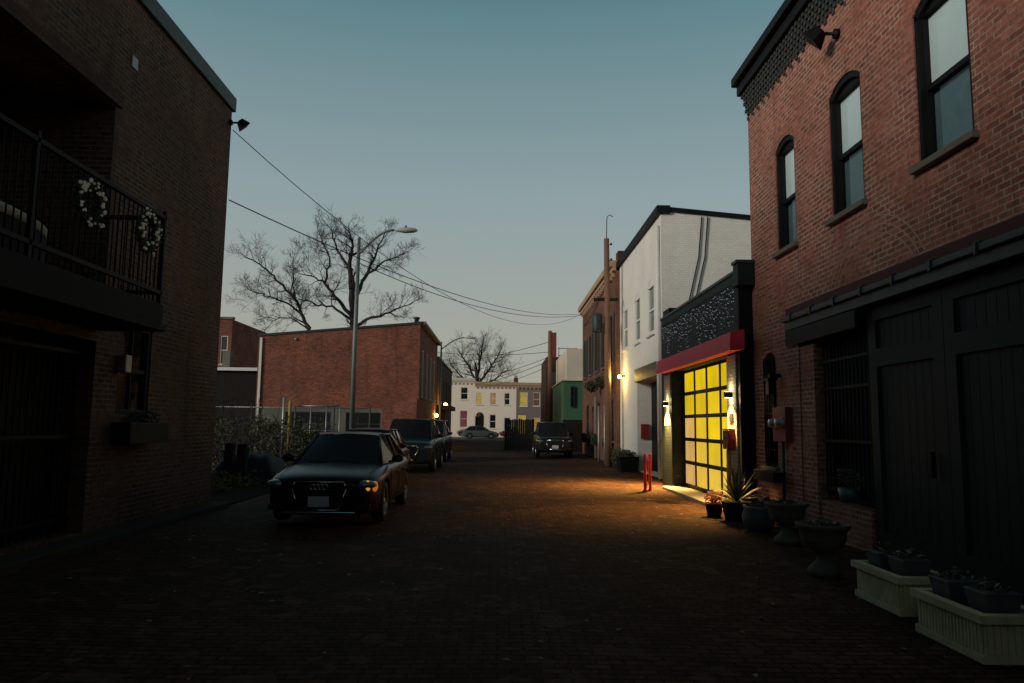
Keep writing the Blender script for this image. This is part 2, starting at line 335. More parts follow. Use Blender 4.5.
# litter on the paving: what nobody could count
mb=MB(); rnd=random.Random(3)
for i in range(420):
    y=rnd.uniform(2.5,30); x=rnd.uniform(-5,4.6); s=rnd.uniform(.012,.045); a=rnd.uniform(0,6.3)
    z=hz(x,y)+.006; c,sn=math.cos(a)*s,math.sin(a)*s
    mb.quad((x-c,y-sn,z),(x+sn*.6,y-c*.6,z+s*.3),(x+c,y+sn,z+.002),(x-sn*.6,y+c*.6,z+s*.2))
struct(mb.build('fallen_leaves',plain('pale_dead_leaf',(.3,.25,.17),.8,var=.5,scale=3)),'stuff')
# manhole-like iron cover near the ramp
mc=thing('manhole_cover','round iron cover set in the brick paving in front of the garage ramp','manhole cover',(3.75,16.6,hz(3.75,16.6)))
MB().lathe([(0,.006),(.2,.006),(.21,.014),(.26,.014),(.27,.002)],n=28).build('cover',M['iron'],mc,world=False)
# ------------------------------------------------------------------ window builder
def window(parent,fr,ua,ub,za,zb,dp,ar=0,frame='black',mould=0.,upper='blind',lower='curtain',sill='stone',sash=True,fw=.07,div=0,sill_out=.09,panes='glass'):
    f=MB(); D=-dp; zt=zb-ar
    f.fbox(fr,ua,ua+fw,za,zt,D,D+.09); f.fbox(fr,ub-fw,ub,za,zt,D,D+.09); f.fbox(fr,ua+fw,ub-fw,za,za+fw,D,D+.09)
    arc=arch_pts(ua,ub,zt,ar)
    if ar>0:
        for k in range(len(arc)-1):
            a,b=arc[k],arc[k+1]
            lo=zt-fw*.4
            f.hexa([fr.p(a[0],lo,D),fr.p(b[0],lo,D),fr.p(b[0],lo,D+.09),fr.p(a[0],lo,D+.09),fr.p(a[0],a[1],D),fr.p(b[0],b[1],D),fr.p(b[0],b[1],D+.09),fr.p(a[0],a[1],D+.09)])
    else: f.fbox(fr,ua+fw,ub-fw,zb-fw,zb,D,D+.09)
    zm=(za+zt)/2
    if sash: f.fbox(fr,ua+fw,ub-fw,zm-.03,zm+.035,D+.01,D+.07)
    for k in range(div):
        uu=ua+fw+(ub-ua-2*fw)*(k+1)/(div+1); f.fbox(fr,uu-.015,uu+.015,za+fw,zt-fw*.4,D+.012,D+.06)
    if mould:
        for a0,a1 in ((ua,ua+mould),(ub-mould,ub)): f.fbox(fr,a0+.001,a1-.001,za,zt,D+.091,-.02)
        for k in range(len(arc)-1):
            a,b=arc[k],arc[k+1]; f.hexa([fr.p(a[0],a[1]-.09,D+.091),fr.p(b[0],b[1]-.09,D+.091),fr.p(b[0],b[1]-.09,-.02),fr.p(a[0],a[1]-.09,-.02),fr.p(a[0],a[1]-.001,D+.091),fr.p(b[0],b[1]-.001,D+.091),fr.p(b[0],b[1]-.001,-.02),fr.p(a[0],a[1]-.001,-.02)])
    w=f.build('window',M[frame],parent)
    MB().quad(fr.p(ua+fw,za+fw,D+.03),fr.p(ub-fw,za+fw,D+.03),fr.p(ub-fw,zt-.01,D+.03),fr.p(ua+fw,zt-.01,D+.03)).build('pane',M[panes] if isinstance(panes,str) else panes,w,fix=False)
    if panes=='glass':
        if upper: MB().fbox(fr,ua+.02,ub-.02,zm,zt,D+.005,D+.012).build('blind',M[upper],w)
        if lower: MB().fbox(fr,ua+.02,ub-.02,za+.02,zm-.004,D-.03,D-.02).build('curtain',M[lower],w)
    if sill: MB().fbox(fr,ua-.08,ub+.08,za-.085,za-.002,-dp+.02,sill_out).build('sill',M[sill],w,bevel=.01)
    return w
def shell(mb,fr,u0,u1,z0,z1,depth,front=True,holes=()):
    """sides, back and roof behind a front made by wall_sheet"""
    mb.quad(fr.p(u0,z0),fr.p(u0,z0,-depth),fr.p(u0,z1,-depth),fr.p(u0,z1)); mb.quad(fr.p(u1,z0),fr.p(u1,z1),fr.p(u1,z1,-depth),fr.p(u1,z0,-depth))
    mb.quad(fr.p(u0,z0,-depth),fr.p(u1,z0,-depth),fr.p(u1,z1,-depth),fr.p(u0,z1,-depth)); mb.quad(fr.p(u0,z1),fr.p(u1,z1),fr.p(u1,z1,-depth),fr.p(u0,z1,-depth))
def arch_trim(mb,fr,ua,ub,zt,ar,t,d):
    a=arch_pts(ua,ub,zt,ar); c=(ua+ub)/2; 
    o=[(c+(u-c)*(1+2*t/(ub-ua)),z+t) for u,z in a]
    for k in range(len(a)-1):
        mb.hexa([fr.p(*a[k],.002),fr.p(*a[k+1],.002),fr.p(*a[k+1],d),fr.p(*a[k],d),fr.p(*o[k],.002),fr.p(*o[k+1],.002),fr.p(*o[k+1],d),fr.p(*o[k],d)])
# ------------------------------------------------------------------ RIGHT BRICK BUILDING
fr=street_r(5.0)
B=thing('brick_building','red brick two storey building with corbelled black cornice and wide dark garage doors','building',(5,14.5,0))
YN=-14.
wins=[(12.22,13.08,4.8,6.82,.2,.17),(9.86,10.86,4.8,6.84,.2,.18),(7.48,8.52,4.8,6.86,.2,.18),(4.9,5.8,4.84,6.85,.2,.18),(2.4,3.3,4.84,6.85,.2,.18)]
ops=wins+[(-6.,12.3,.0,3.42,.32,0),(13.35,13.95,.95,3.05,.16,.14)]
w=MB(); wall_sheet(w,fr,YN,14.5,0,8.7,ops); shell(w,fr,YN,14.5,0,8.7,14)
wall=w.build('wall',M['brick_r'],B,fix=False)
for o in wins: 
    ww=window(B,fr,o[0],o[1],o[2],o[3],.17,o[5],frame='black',mould=.06)
    a=MB(); arch_trim(a,fr,o[0]-.02,o[1]+.02,o[3]-o[5],o[5],.2,.004); a.build('brick_arch',M['brick_r'],ww)
ww=window(B,fr,13.35,13.95,.95,3.05,.13,.14,frame='black',upper=None,lower=None,sill='stone')
a=MB(); 
for k in range(5): a.tube([fr.p(13.42+k*.115,1.0,.03),fr.p(13.42+k*.115,2.95,.03)],.012,6)
for z in (1.25,1.9,2.6): a.fbox(fr,13.38,13.92,z,z+.03,.02,.04)
a.build('iron_grille',M['iron'],ww)
# faint blind relieving arch over the garage
a=MB(); 
for q,t_ in ((0,.014),(.12,.014),(.24,.014)): arch_trim(a,fr,8.75-q,10.75+q,3.76,.5+q,t_,.004)
a.build('relieving_arch',plain('pale_mortar',(.36,.27,.19),.9),B)
# cornice: fascia, corbel courses, teeth
c=MB(); c.fbox(fr,YN,14.62,8.66,8.84,-.3,.3); c.fbox(fr,YN,14.58,8.45,8.655,-.3,.2)
corn=c.build('cornice',M['black'],B,bevel=.02)
c=MB(); rnd=random.Random(5)
for r_ in range(8):
    z=8.44-r_*.075; d=.13-r_*.018; y=14.5
    off=.07 if r_%2 else 0
    y=14.52-off
    while y>-1:
        c.fbox(fr,y-.08,y,z-.066,z,-.02,d+rnd.uniform(-.008,.008)); y-=.14 if r_<6 else .28
c.build('corbel_course',plain('black_painted_corbel',(.035,.04,.036),.7,var=.5,scale=8,bump=.4),corn)
# beam over the garage opening
b=MB(); b.fbox(fr,-6,12.75,3.48,3.56,-.05,.13); b.fbox(fr,-6,12.72,3.33,3.477,-.05,.07); bm_=b.build('door_beam',M['steel_d'],B,bevel=.01)
a=MB()
for k in range(12): 
    y=12.3-k*.82; MB().ball(fr.p(y,3.58,.1),.03,8).fbox(fr,y-.02,y+.02,3.45,3.575,.131,.15).build('bracket',M['steel_d'],bm_)
MB().fbox(fr,-6,12.74,3.575,3.72,.004,.03).build('red_course',plain('dark_red_painted_course',(.06,.012,.011),.8,var=.4,scale=6),bm_)
MB().fbox(fr,10.15,12.7,3.06,3.32,.01,.07).build('lintel',M['black'],B,bevel=.015)
# recess behind the beam: brick pier, barred gate, two wide ledged doors
p=MB(); p.fbox(fr,11.75,12.295,0,3.01,-.3,-.02); p.build('brick_pier',M['brick_r'],B)
p=MB(); p.fbox(fr,10.16,11.74,0,.55,-.3,-.06); p.build('low_brick_wall',M['brick_r'],B)
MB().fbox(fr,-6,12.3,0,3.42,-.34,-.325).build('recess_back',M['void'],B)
g_=MB()
for k in range(13):
    y=10.2+k*.12; g_.tube([fr.p(y,.66,-.13),fr.p(y,3.25,-.13)],.014,6)
for z in (.72,1.45,2.25,2.68): g_.fbox(fr,10.16,11.7,z,z+.045,-.15,-.1)
g_.build('barred_gate',M['iron'],B)
def ledged(y0,y1):
    d=MB(); zt=3.3; dd=-.14
    n=int((y1-y0)/.16)
    for k in range(n):
        a0=y0+(y1-y0)*k/n; d.fbox(fr,a0+.004,a0+(y1-y0)/n-.004,.04,zt,dd-.05,dd)
    for a0,a1,z0,z1 in ((y0,y0+.2,.04,zt),(y1-.2,y1,.04,zt),(y0+.2,y1-.2,.04,.3),(y0+.2,y1-.2,2.5,2.74),(y0+.2,y1-.2,zt-.17,zt)):
        d.fbox(fr,a0,a1,z0,z1,dd+.001,dd+.045)
    o=d.build('garage_door',M['green_black'],B)
    MB().fbox(fr,y0+.27,y0+.31,1.1,1.4,dd+.05,dd+.1).build('handle',M['iron'],o)
for k in range(7): ledged(10.13-(k+1)*1.75+.01,10.13-k*1.75)
RB=thing('brick_building','plain brown brick building behind the viewpoint, added unseen to block sky light','building',(0,-16,0))  # unseen building added to keep low rear sky light out of the alley
w=MB(); fb=Fr((0,-16,0),(1,0,0),(0,1,0)); ro=[(-3.6+k*2.6,-2.6+k*2.6,4.6,6.6,.15,0) for k in range(4)]+[(-1.6,1.6,.1,3.,.3,0)]
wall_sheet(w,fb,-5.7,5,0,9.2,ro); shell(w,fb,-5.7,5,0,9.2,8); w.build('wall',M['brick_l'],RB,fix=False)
for o in ro[:4]: window(RB,fb,*o[:4],.12,0,frame='black',panes='darkglass')
MB().fbox(fb,-1.58,1.58,.1,2.98,-.29,-.25).build('door',M['green_black'],RB)
# ------------------------------------------------------------------ things on the right wall
def floodlight(name,label,fr,u,z,aimu=.5,s=1.):
    t=thing(name,label,'floodlight',fr.p(u,z,0),group=None)
    MB().lathe([(0,0),(.06*s,0),(.06*s,.05*s),(.02*s,.055*s),(.02*s,.16*s)],axis='z').build('mount',M['iron'],t,world=False)
    t.children[0].rotation_euler=fr.n.to_track_quat('Z','Y').to_euler()
    h=MB(); c=fr.n*.24*s+fr.u*.05*s
    ax=(fr.n*.6+fr.u*aimu-V((0,0,.75))).normalized(); sx=ax.cross(V((0,0,1))).normalized(); sz=sx.cross(ax)
    def P(a,b_,d): return c+sx*a*s+sz*b_*s+ax*d*s
    h.hexa([P(-.07,-.05,-.08),P(.07,-.05,-.08),P(.07,.05,-.08),P(-.07,.05,-.08),P(-.15,-.1,.09),P(.15,-.1,.09),P(.15,.1,.09),P(-.15,.1,.09)])
    h.build('lamp_head',M['iron'],t,world=False,bevel=.01)
    return t
floodlight('floodlight','black unlit floodlight high on the red brick wall above the middle window',street_r(5.0),10.45,7.55,.5,1.25)
floodlight('floodlight','small dark floodlight at the top corner of the brown brick wall',street_l(-5.7),14.85,7.82,.4,1.)
fr5=street_r(5.0)
t=thing('electric_meter','pair of round glass electricity meters on a reddish box on the brick wall','electric meter',(5,12.95,1.35))
MB().fbox(fr5,12.66,13.26,1.42,2.02,.0,.12).build('box',M['terracotta'],t,bevel=.01)
for k in range(2):
    c=fr5.p(12.8+k*.3,1.74,.12); m_=MB(); m_.lathe([(0,-.13),(.07,-.12),(.085,-.03),(.1,-.02),(.1,0)],c,axis='x'); m_.build('meter_dial',M['galv'],t)
MB().tube([fr5.p(12.95,1.42,.06),fr5.p(12.95,.0,.06)],.03,8).build('conduit',M['steel_d'],t)
t=thing('window_box','long dark planter box fixed under the barred window','planter box',fr5.p(13.3,.8,0))
MB().fbox(fr5,12.75,13.75,.72,.9,.1,.32).build('box',M['dark_wood'],t,bevel=.01)
t=thing('wall_lantern','small black unlit lantern on a bracket beside the barred window','lantern',fr5.p(13.15,2.6,0))
l=MB(); l.fbox(fr5,13.12,13.18,2.55,2.62,0,.2); l.fbox(fr5,13.08,13.22,2.25,2.5,.1,.24); l.fbox(fr5,13.05,13.25,2.5,2.54,.08,.26); l.build('lamp_body',M['iron'],t)
mb=MB(); mb.tube([fr5.p(6.42,4.75,.03),fr5.p(6.42,5.1,.05),fr5.p(6.45,5.15,.04),fr5.p(6.45,3.75,.03)],.014,6)
tag(mb.build('wall_cable',M['iron']),'thin black cable hanging down the brick wall at the right edge','cable')
# ------------------------------------------------------------------ GARAGE (black painted brick, lit sectional door)
fr=street_r(4.75)
G=thing('garage_building','black painted single storey garage with red awning and glowing glass door','building',(4.75,19,0))
w=MB(); wall_sheet(w,fr,14.62,21.75,0,4.78,[(15.33,20.3,.06,3.18,.33,0)]); shell(w,fr,14.62,21.75,0,4.78,9); w.fbox(fr,21.76,23.68,0,4.5,-9,-.5)
w.build('wall',M['brick_black'],G,fix=False)
MB().fbox(fr,22.1,23.4,.06,2.5,-.499,-.46).build('door',M['green_black'],G)
MB().fbox(fr,14.62,21.77,4.781,4.85,-.4,.03).build('coping',M['steel_d'],G,bevel=.01)
MB().fbox(fr,20.9,21.7,4.855,5.05,-1.2,-.05).build('roof_box',M['black'],G)
# piers that the sconces wash, the near one pale
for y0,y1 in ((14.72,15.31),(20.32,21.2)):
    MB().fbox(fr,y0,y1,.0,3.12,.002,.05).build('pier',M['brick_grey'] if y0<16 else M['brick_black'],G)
MB().fbox(fr,20.45,21.2,1.7,3.1,.05,.056).build('sconce_wash_patch',M['brick_grey'],G)  # paler brick paints the far sconce's wash onto the dark pier
# sectional door
dr=MB(); X0=-.33; ys=[15.75+1.115*k for k in range(5)]; zs=[.12+.606*k for k in range(6)]
for y in ys: dr.fbox(fr,y-.035,y+.035,.07,3.17,X0+.01,X0+.07)
for z in zs: dr.fbox(fr,15.4,20.28,z-.045,z+.045,X0+.012,X0+.078)
door=dr.build('garage_door',M['black'],G)
pane_cols={}
def panemat(i,j):
    rnd=random.Random(i*17+j)
    k=rnd.uniform(.88,1.08)
    peach=(.60,.34,.13); yel=(.74,.5,.006)
    f=[[.9,.8,.75,.0,.0],[.35,.25,.1,0,0],[.3,.1,0,0,0],[.3,.1,0,0,0]][3-i][j] if True else 0
    c=[(yel[q]*(1-f)+peach[q]*f)*k for q in range(3)]
    m=lit('lit_frosted_pane',c,rnd.uniform(.86,1.12),var=.38,scale=1.1,base=(.03,.025,.015))
    return m
for i in range(4):
    for j in range(5):
        MB().fbox(fr,ys[i]+.036,ys[i+1]-.036,zs[j]+.046,zs[j+1]-.046,X0+.025,X0+.04).build('pane',panemat(i,j),door)
MB().fbox(fr,15.34,15.70,.07,3.17,X0+.01,X0+.05).build('door_jamb',M['black'],door)
MB().fbox(fr,15.34,20.29,3.16,3.178,X0,0).build('door_head',M['black'],G)
a=MB(); ya,yb=14.2,20.95
a.hexa([fr.p(ya,3.17,.02),fr.p(yb,3.17,.02),fr.p(yb,3.14,.32),fr.p(ya,3.14,.32),fr.p(ya,3.56,.02),fr.p(yb,3.56,.02),fr.p(yb,3.50,.3),fr.p(ya,3.50,.3)])
aw=a.build('awning',M['red_paint'],G,bevel=.012)
struct(MB().box(4.42,5.09,14.8,20.3,-.05,.062).build('garage_ramp',M['concrete'],bevel=.02))
# downpipe with hopper at the corner between garage and brick building
t=thing('downpipe','black square downpipe with box hopper between garage and brick building','downpipe',(4.7,14.58,0))
MB().fbox(fr,14.505,14.61,.0,4.6,-.24,.03).build('pipe',M['black'],t)
MB().fbox(fr,14.3,14.6,4.45,4.9,-.24,.1).build('hopper',M['green_black'],t,bevel=.015); MB().fbox(fr,14.28,14.61,4.901,4.96,-.245,.13).build('hopper_rim',M['steel_d'],t)
# icicle lights on the black wall
t=thing('icicle_lights','string of tiny white icicle lights draped over the black garage wall','string lights',(4.72,19,4.5))
rnd=random.Random(11); cab=MB(); pts=[]
prev=None; line=[]
for k in range(70):
    y=14.8+6.85*k/69; z=4.62-.05*abs(math.sin(k*.9)); line.append(fr.p(y,z,.025))
    L=rnd.uniform(.15,1.)**1.1*1.15*(1.0-.3*abs(k/69-.5))
    n=int(L/.105); drop=[fr.p(y,z,.025)]
    for q in range(1,n+1):
        pt=fr.p(y+rnd.uniform(-.06,.06),z-q*.105+rnd.uniform(-.05,.05),.03); drop.append(pt); pts.append(pt)
    if len(drop)>1: cab.tube(drop,.0025,3,False)
cab.tube(line,.006,4,False); cab.build('cable',M['iron'],t)
bm0=None; pts.sort(key=lambda p:p.y)
rest=MB()
for i,pt in enumerate(pts):
    if i%4==0 and i//4<100:
        if bm0 is None:
            bm0=MB().ball((0,0,0),.0115,6).build('bulb',M['bulb'],t,world=False); o=bm0
        else: o=bm0.copy(); link(o); o.parent=t
        o.location=inv_of(t)@pt
    else: rest.ball(pt,rnd.uniform(.005,.0115),5)
struct(rest.build('bulbs',M['bulb'],t),'stuff')
# sconces
WARM=(1.,.52,.12)
def sconce(label,y,z,pw):
    t=thing('wall_sconce',label,'wall lamp',fr.p(y,z,.05),group='up and down lamps beside the garage door')
    MB().fbox(fr,y-.07,y+.07,z-.06,z+.06,.05,.19).build('lamp_body',M['black'],t,bevel=.01)
    for s in (1,-1):
        MB().fbox(fr,y-.05,y+.05,z+s*.062-.002,z+s*.062+.002,.07,.17).build('lens',M['lamp_warm'],t)
        lamp('POINT',fr.p(y,z+s*.11,.14),(1.,.74,.34),6,t,.045)
    lamp('SPOT',fr.p(y,z-.09,.2),WARM,pw,t,.05,(-.36,0.1,-1.),128,1.)
sconce('lit sconce on the pale pier nearest us, right of the glowing garage door',15.02,2.32,1300)
sconce('lit sconce on the black pier left of the glowing garage door',20.75,2.3,3500)
t=thing('mailbox','dark red mailbox on the pale pier under the sconce','mailbox',fr.p(15.0,1.3,.05))
m_=MB(); m_.fbox(fr,14.82,15.18,1.22,1.6,.052,.2); m_.build('box',M['red_box'],t,bevel=.015)
MB().fbox(fr,14.83,15.17,1.605,1.63,.052,.22).build('lid',M['red_box'],t); MB().fbox(fr,14.92,15.08,1.42,1.46,.201,.204).build('slot',M['black'],t)
t=tag(MB().fbox(fr,14.9,15.14,1.76,1.94,.052,.07).build('house_plaque',M['black'],None,bevel=.005),'small black plaque on the pale pier above the red mailbox','plaque')
t=tag(MB().lathe([(0,0),(.045,0),(.045,1.18),(.03,1.22),(0,1.225)],(4.62,15.02,0)).build('light_strip_post',M['yellow_paint']),'thin yellow post standing in for a strip of light under the red mailbox','post')  # yellow post put in place of light leaking down the pier
# ------------------------------------------------------------------ WHITE BUILDING
fr=street_r(5.2); W2=thing('white_building','tall white painted brick building with black roof edge and three narrow windows','building',(5.2,27,0))
Y0,Y1,ZT=23.7,32.1,8.78
wn=[(24.85,25.95,4.85,6.75,.1,.22),(27.4,28.5,4.85,6.75,.1,.22),(30.1,31.2,4.85,6.75,.1,.22)]
w=MB(); wall_sheet(w,fr,Y0,Y1,0,ZT,wn+[(24.4,28.1,.02,3.32,.55,0)])
XE=14.
w.quad((5.2,Y0,0),(XE,Y0,0),(XE,Y0,8.05),(5.2,Y0,ZT)); w.quad((5.2,Y1,0),(5.2,Y1,ZT),(XE,Y1,8.05),(XE,Y1,0)); w.quad((5.2,Y0,ZT),(XE,Y0,8.05),(XE,Y1,8.05),(5.2,Y1,ZT)); w.quad((XE,Y0,0),(XE,Y1,0),(XE,Y1,8.05),(XE,Y0,8.05))
w.build('wall',M['brick_white'],W2,fix=False)
for o in wn: window(W2,fr,*o[:4],.1,o[5],frame='white_wood',panes='dullpane',sill='white_wood',fw=.1)
c=MB(); c.fbox(fr,Y0-.1,Y1,ZT-.14,ZT+.12,-.3,.14)
c.hexa([(5.3,Y0-.07,ZT-.06),(XE,Y0-.07,7.98),(XE,Y0+.2,7.98),(5.3,Y0+.2,ZT-.06),(5.3,Y0-.07,ZT+.09),(XE,Y0-.07,8.13),(XE,Y0+.2,8.13),(5.3,Y0+.2,ZT+.09)])
c.build('coping',M['black'],W2)
MB().fbox(fr,24.2,28.3,3.33,3.82,.003,.07).build('lintel',M['steel_d'],W2,bevel=.01)
a=MB()
for y in (24.7,25.8,26.9,27.9): a.lathe([(0,.0),(.05,.0),(.05,.03),(0,.04)],fr.p(y,3.58,.07),n=10,axis='x')
a.build('bolt_plate',M['galv'],W2)
MB().fbox(fr,24.45,28.05,.03,3.3,-.56,-.53).build('door',M['black'],W2)
MB().fbox(fr,24.5,26.,2.3,2.95,-.528,-.5).build('transom',lit('warm_transom_glow',(.8,.35,.06),.5,var=.6,scale=5.),W2)
MB().tube([fr.p(23.85,.0,.09),fr.p(23.85,3.4,.09),fr.p(23.85,8.3,.09)],.055,10).build('downpipe',M['white_wood'],W2)
MB().tube([fr.p(23.95,1.25,.09),fr.p(23.4,1.3,.13)],.03,8).build('pipe_branch',M['white_wood'],W2)
mb=MB()
for x0,x1 in ((6.55,5.9),(6.75,6.1)): mb.tube([(x0,23.66,8.55),(x0-.12,23.66,7.2),(x1,23.66,4.9)],.02,5)
tag(mb.build('drop_cable',M['iron']),'two dark cables hanging down the side wall of the white building','cable')
t=thing('wall_lamp','bright yellow lamp at the far corner of the white building wall','wall lamp',fr.p(30.9,3.75,0))
MB().fbox(fr,30.87,30.93,3.72,3.78,0,.16).build('bracket',M['iron'],t); MB().ball(fr.p(30.9,3.72,.22),.075,12).build('lens',M['lamp_yel'],t)
lamp('POINT',fr.p(30.9,3.7,.36),(1.,.62,.14),60,t,.07)
t=tag(MB().box(5.32,5.62,28.0,28.095,1.2,1.75).build('notice_box',M['red_box'],bevel=.01),'dark red wall box inside the white doorway recess','wall box')
def bollard(x,y,label):
    t=thing('bollard',label,'bollard',(x,y,0),group='red bollards before the white building')
    MB().lathe([(0,0),(.04,0),(.04,.9),(.03,.95),(0,.96)],n=14).build('post',M['red_bright'],t,world=False)
    MB().lathe([(.065,0),(.065,.015),(.041,.02)],n=14).build('base_plate',M['red_bright'],t,world=False)
bollard(3.79,19.45,'red bollard, the left and slightly nearer of the close pair by the garage'); bollard(3.95,19.6,'red bollard, the right and slightly farther of the close pair by the garage')
def leaves(mb,c,rad,n,s,rnd,flat=1.):
    c=V(c)
    for i in range(n):
        d=V((rnd.gauss(0,1),rnd.gauss(0,1),rnd.gauss(0,1))).normalized(); q=c+V((d.x*rad[0],d.y*rad[1],d.z*rad[2]))*(rnd.random()**.45)
        a=V((rnd.gauss(0,1),rnd.gauss(0,1),rnd.gauss(0,.6))).normalized(); b_=a.orthogonal().normalized(); k=s*rnd.uniform(.6,1.4)
        mb.quad(q-a*k,q+b_*k*.45,q+a*k,q-b_*k*.45)
rnd=random.Random(21)
for i in range(4):
    y=28.8+i*.75; t=thing('boxwood_shrub',['small round shrub against the white wall, beside the black tub','small shrub against the white wall, second from the black tub','small shrub against the white wall, third from the black tub','small shrub against the white wall, farthest from the black tub'][i],'shrub',(4.85,y,0),group='shrubs along the white wall')
    m_=MB(); leaves(m_,(4.85,y,.42),(.36,.36,.38),420,.05,rnd); m_.build('foliage',M['leaf'],t)
    s_=MB(); 
    for k in range(5): s_.tube([(4.85,y,0),(4.85+rnd.uniform(-.2,.2),y+rnd.uniform(-.2,.2),.4)],.012,4)
    s_.build('stem',M['bark'],t)
t=thing('tub','low black tub planter at the edge of the white doorway','planter',(4.8,27.9,0))
MB().hexa([(4.5,27.5,0),(5.1,27.5,0),(5.1,28.3,0),(4.5,28.3,0),(4.42,27.42,.55),(5.14,27.42,.55),(5.14,28.38,.55),(4.42,28.38,.55)]).build('box',M['black'],t)
m_=MB(); leaves(m_,(4.78,27.9,.6),(.33,.4,.18),260,.05,rnd); m_.build('foliage',M['leaf'],t)
# ------------------------------------------------------------------ BRICK BUILDING WITH SHUTTERS
fr=street_r(5.05); K=thing('brick_building','orange brick row building with black shutters and tan cornice beyond the utility pole','building',(5.05,38,0))
Y0,Y1,ZT=32.15,45.5,8.9
wn=[(33.1+k*2.55,34.0+k*2.55,4.5,6.7,.14,0) for k in range(5)]
gr=[(33.0,34.2,1.0,2.9,.14,0),(35.3,36.3,.1,2.75,.2,.3),(37.6,38.7,1.,2.9,.14,0),(39.9,40.9,.1,2.75,.2,.3),(42.3,43.5,1.,2.9,.14,0)]
w=MB(); wall_sheet(w,fr,Y0,Y1,0,ZT,wn+gr); shell(w,fr,Y0,Y1,0,ZT,10); w.build('wall',M['brick_shut'],K,fix=False)
for o in wn:
    ww=window(K,fr,*o[:4],.12,0,frame='shutter',panes='darkglass',sill='stone')
    for a0 in (o[0]-.47,o[1]+.02):
        s=MB(); s.fbox(fr,a0,a0+.45,4.45,6.75,.003,.04)
        for q in range(12): s.fbox(fr,a0+.06,a0+.39,4.6+q*.17,4.68+q*.17,.0405,.055)
        s.build('shutter',M['shutter'],K)
for q,o in enumerate(gr):
    if q in (1,3):
        MB().fbox(fr,o[0]+.04,o[1]-.04,.1,2.45,-.19,-.15).build('door',M['dark_wood'] if q==3 else lit('warm_lit_doorway',(.75,.3,.05),.4,var=.8,scale=3.),K)
    else:
        window(K,fr,*o[:4],.12,0,frame='shutter',panes='darkglass',sill='stone')
c=MB(); c.fbox(fr,Y0,Y1+.2,8.7,8.98,-.3,.28); c.fbox(fr,Y0,Y1+.1,8.52,8.695,-.2,.16)
for k in range(18): c.fbox(fr,Y0+.4+k*.72,Y0+.55+k*.72,8.3,8.515,.003,.15)
c.build('cornice',M['tan'],K)
ch=MB()
for k,y in enumerate((35.,39.5,44.2)): ch.box(5.6,6.3,y,y+.7,8.9,10.1)
ch.build('chimney',M['brick_dark'],K)
MB().fbox(fr,38.9,39.1,0,3.2,.02,.1).build('downpipe',M['galv'],K)
for k,(y,ex) in enumerate(((33.6,'nearest the utility pole'),(38.15,'in the middle of the front'),(42.9,'farthest from the utility pole'))):
    t=thing('window_box','planted window box under the shuttered brick front, '+ex,'planter box',fr.p(y,.9,.12),group='window boxes on the brick front')
    MB().fbox(fr,y-.65,y+.65,.72,.93,.1,.34).build('box',M['dark_wood'],t)
    m_=MB(); leaves(m_,fr.p(y,1.08,.22),(.16,.65,.2),420,.05,rnd); m_.build('foliage',M['leaf'],t)
for k,(y,ex) in enumerate(((33.2,'over the nearest window'),(37.,'over the lit doorway'))):
    t=thing('hanging_basket','leafy hanging basket on the brick front, '+ex,'hanging basket',fr.p(y,3.6,.5),group='baskets on the brick front')
    MB().tube([fr.p(y,3.95,.0),fr.p(y,4.,.5),fr.p(y,3.7,.5)],.015,5).build('bracket',M['iron'],t)
    MB().lathe([(0,-.22),(.15,-.15),(.24,0),(.22,.0)],fr.p(y,3.55,.5),n=14).build('basket',M['dark_wood'],t)
    m_=MB(); leaves(m_,fr.p(y,3.62,.5),(.36,.36,.3),420,.06,rnd); m_.build('foliage',M['leaf'],t)
for k,y in enumerate((33.,35.)):
    tag(MB().tube([(4.65,y,0),(4.65,y,1.),(4.65,y,2.6)],.05,8).build('vent_pipe',M['galv']),['pale standpipe at the brick front just behind the utility pole','pale standpipe at the brick front beside the lit doorway'][k],'pipe')
# ------------------------------------------------------------------ utility poles and wires
def pole(x,y,h,label,lean=0,arm=True,r=.15):
    t=thing('utility_pole',label,'utility pole',(x,y,0))
    MB().tube([(0,0,0),(-lean*.5,0,h*.5),(-lean,0,h)],[r,r*.9,r*.75],12).build('pole',M['wood_pole'],t,world=False)
    if arm:
        q=MB(); q.box(-.55-lean,.5-lean,-.06,.06,h*.72,h*.72+.12); q.build('crossarm',M['dark_wood'],t,world=False)
        tr=MB(); tr.lathe([(0,0),(.2,.0),(.22,.05),(.22,.7),(.18,.78),(0,.8)],(-.4-lean,.0,h*.58),n=16); tr.build('transformer',M['steel_d'],t,world=False)
        ins=MB()
        for z in (.97,.9,.8): ins.lathe([(0,0),(.05,.02),(.04,.1),(0,.12)],(.2-lean,0,h*z),n=8); 
        for z in (.97,.9,.8): ins.tube([(-lean,0,h*z+.05),(.22-lean,0,h*z+.02)],.018,5)
        ins.build('insulator',M['steel_d'],t,world=False)
        MB().tube([(-lean,0,h),(-lean+.02,0,h+.95),(.12-lean,0,h+1.05),(.28-lean,0,h+.98)],.018,5).build('antenna',M['iron'],t,world=False)
    return t
pole(4.52,31.,9.65,'weathered wooden utility pole standing before the shuttered brick building',.06)
pole(3.85,58,9.1,'distant grey wooden pole beside the dark red chimney wall',0,False,.2)
def wire(name,a,b,sag,label,r=.014,group=None):
    a,b=V(a),V(b); pts=[a.lerp(b,k/28)-V((0,0,sag*4*(k/28)*(1-k/28))) for k in range(29)]
    return tag(MB().tube(pts,r,4,False).build(name,M['iron']),label,'wire',group)
PT=V((5.1,45.4,8.6))
wire('overhead_wire',(-5.66,14.95,7.7),PT+V((0,0,.05)),2.1,'overhead wire running from the floodlight corner of the left building across the alley',.009)
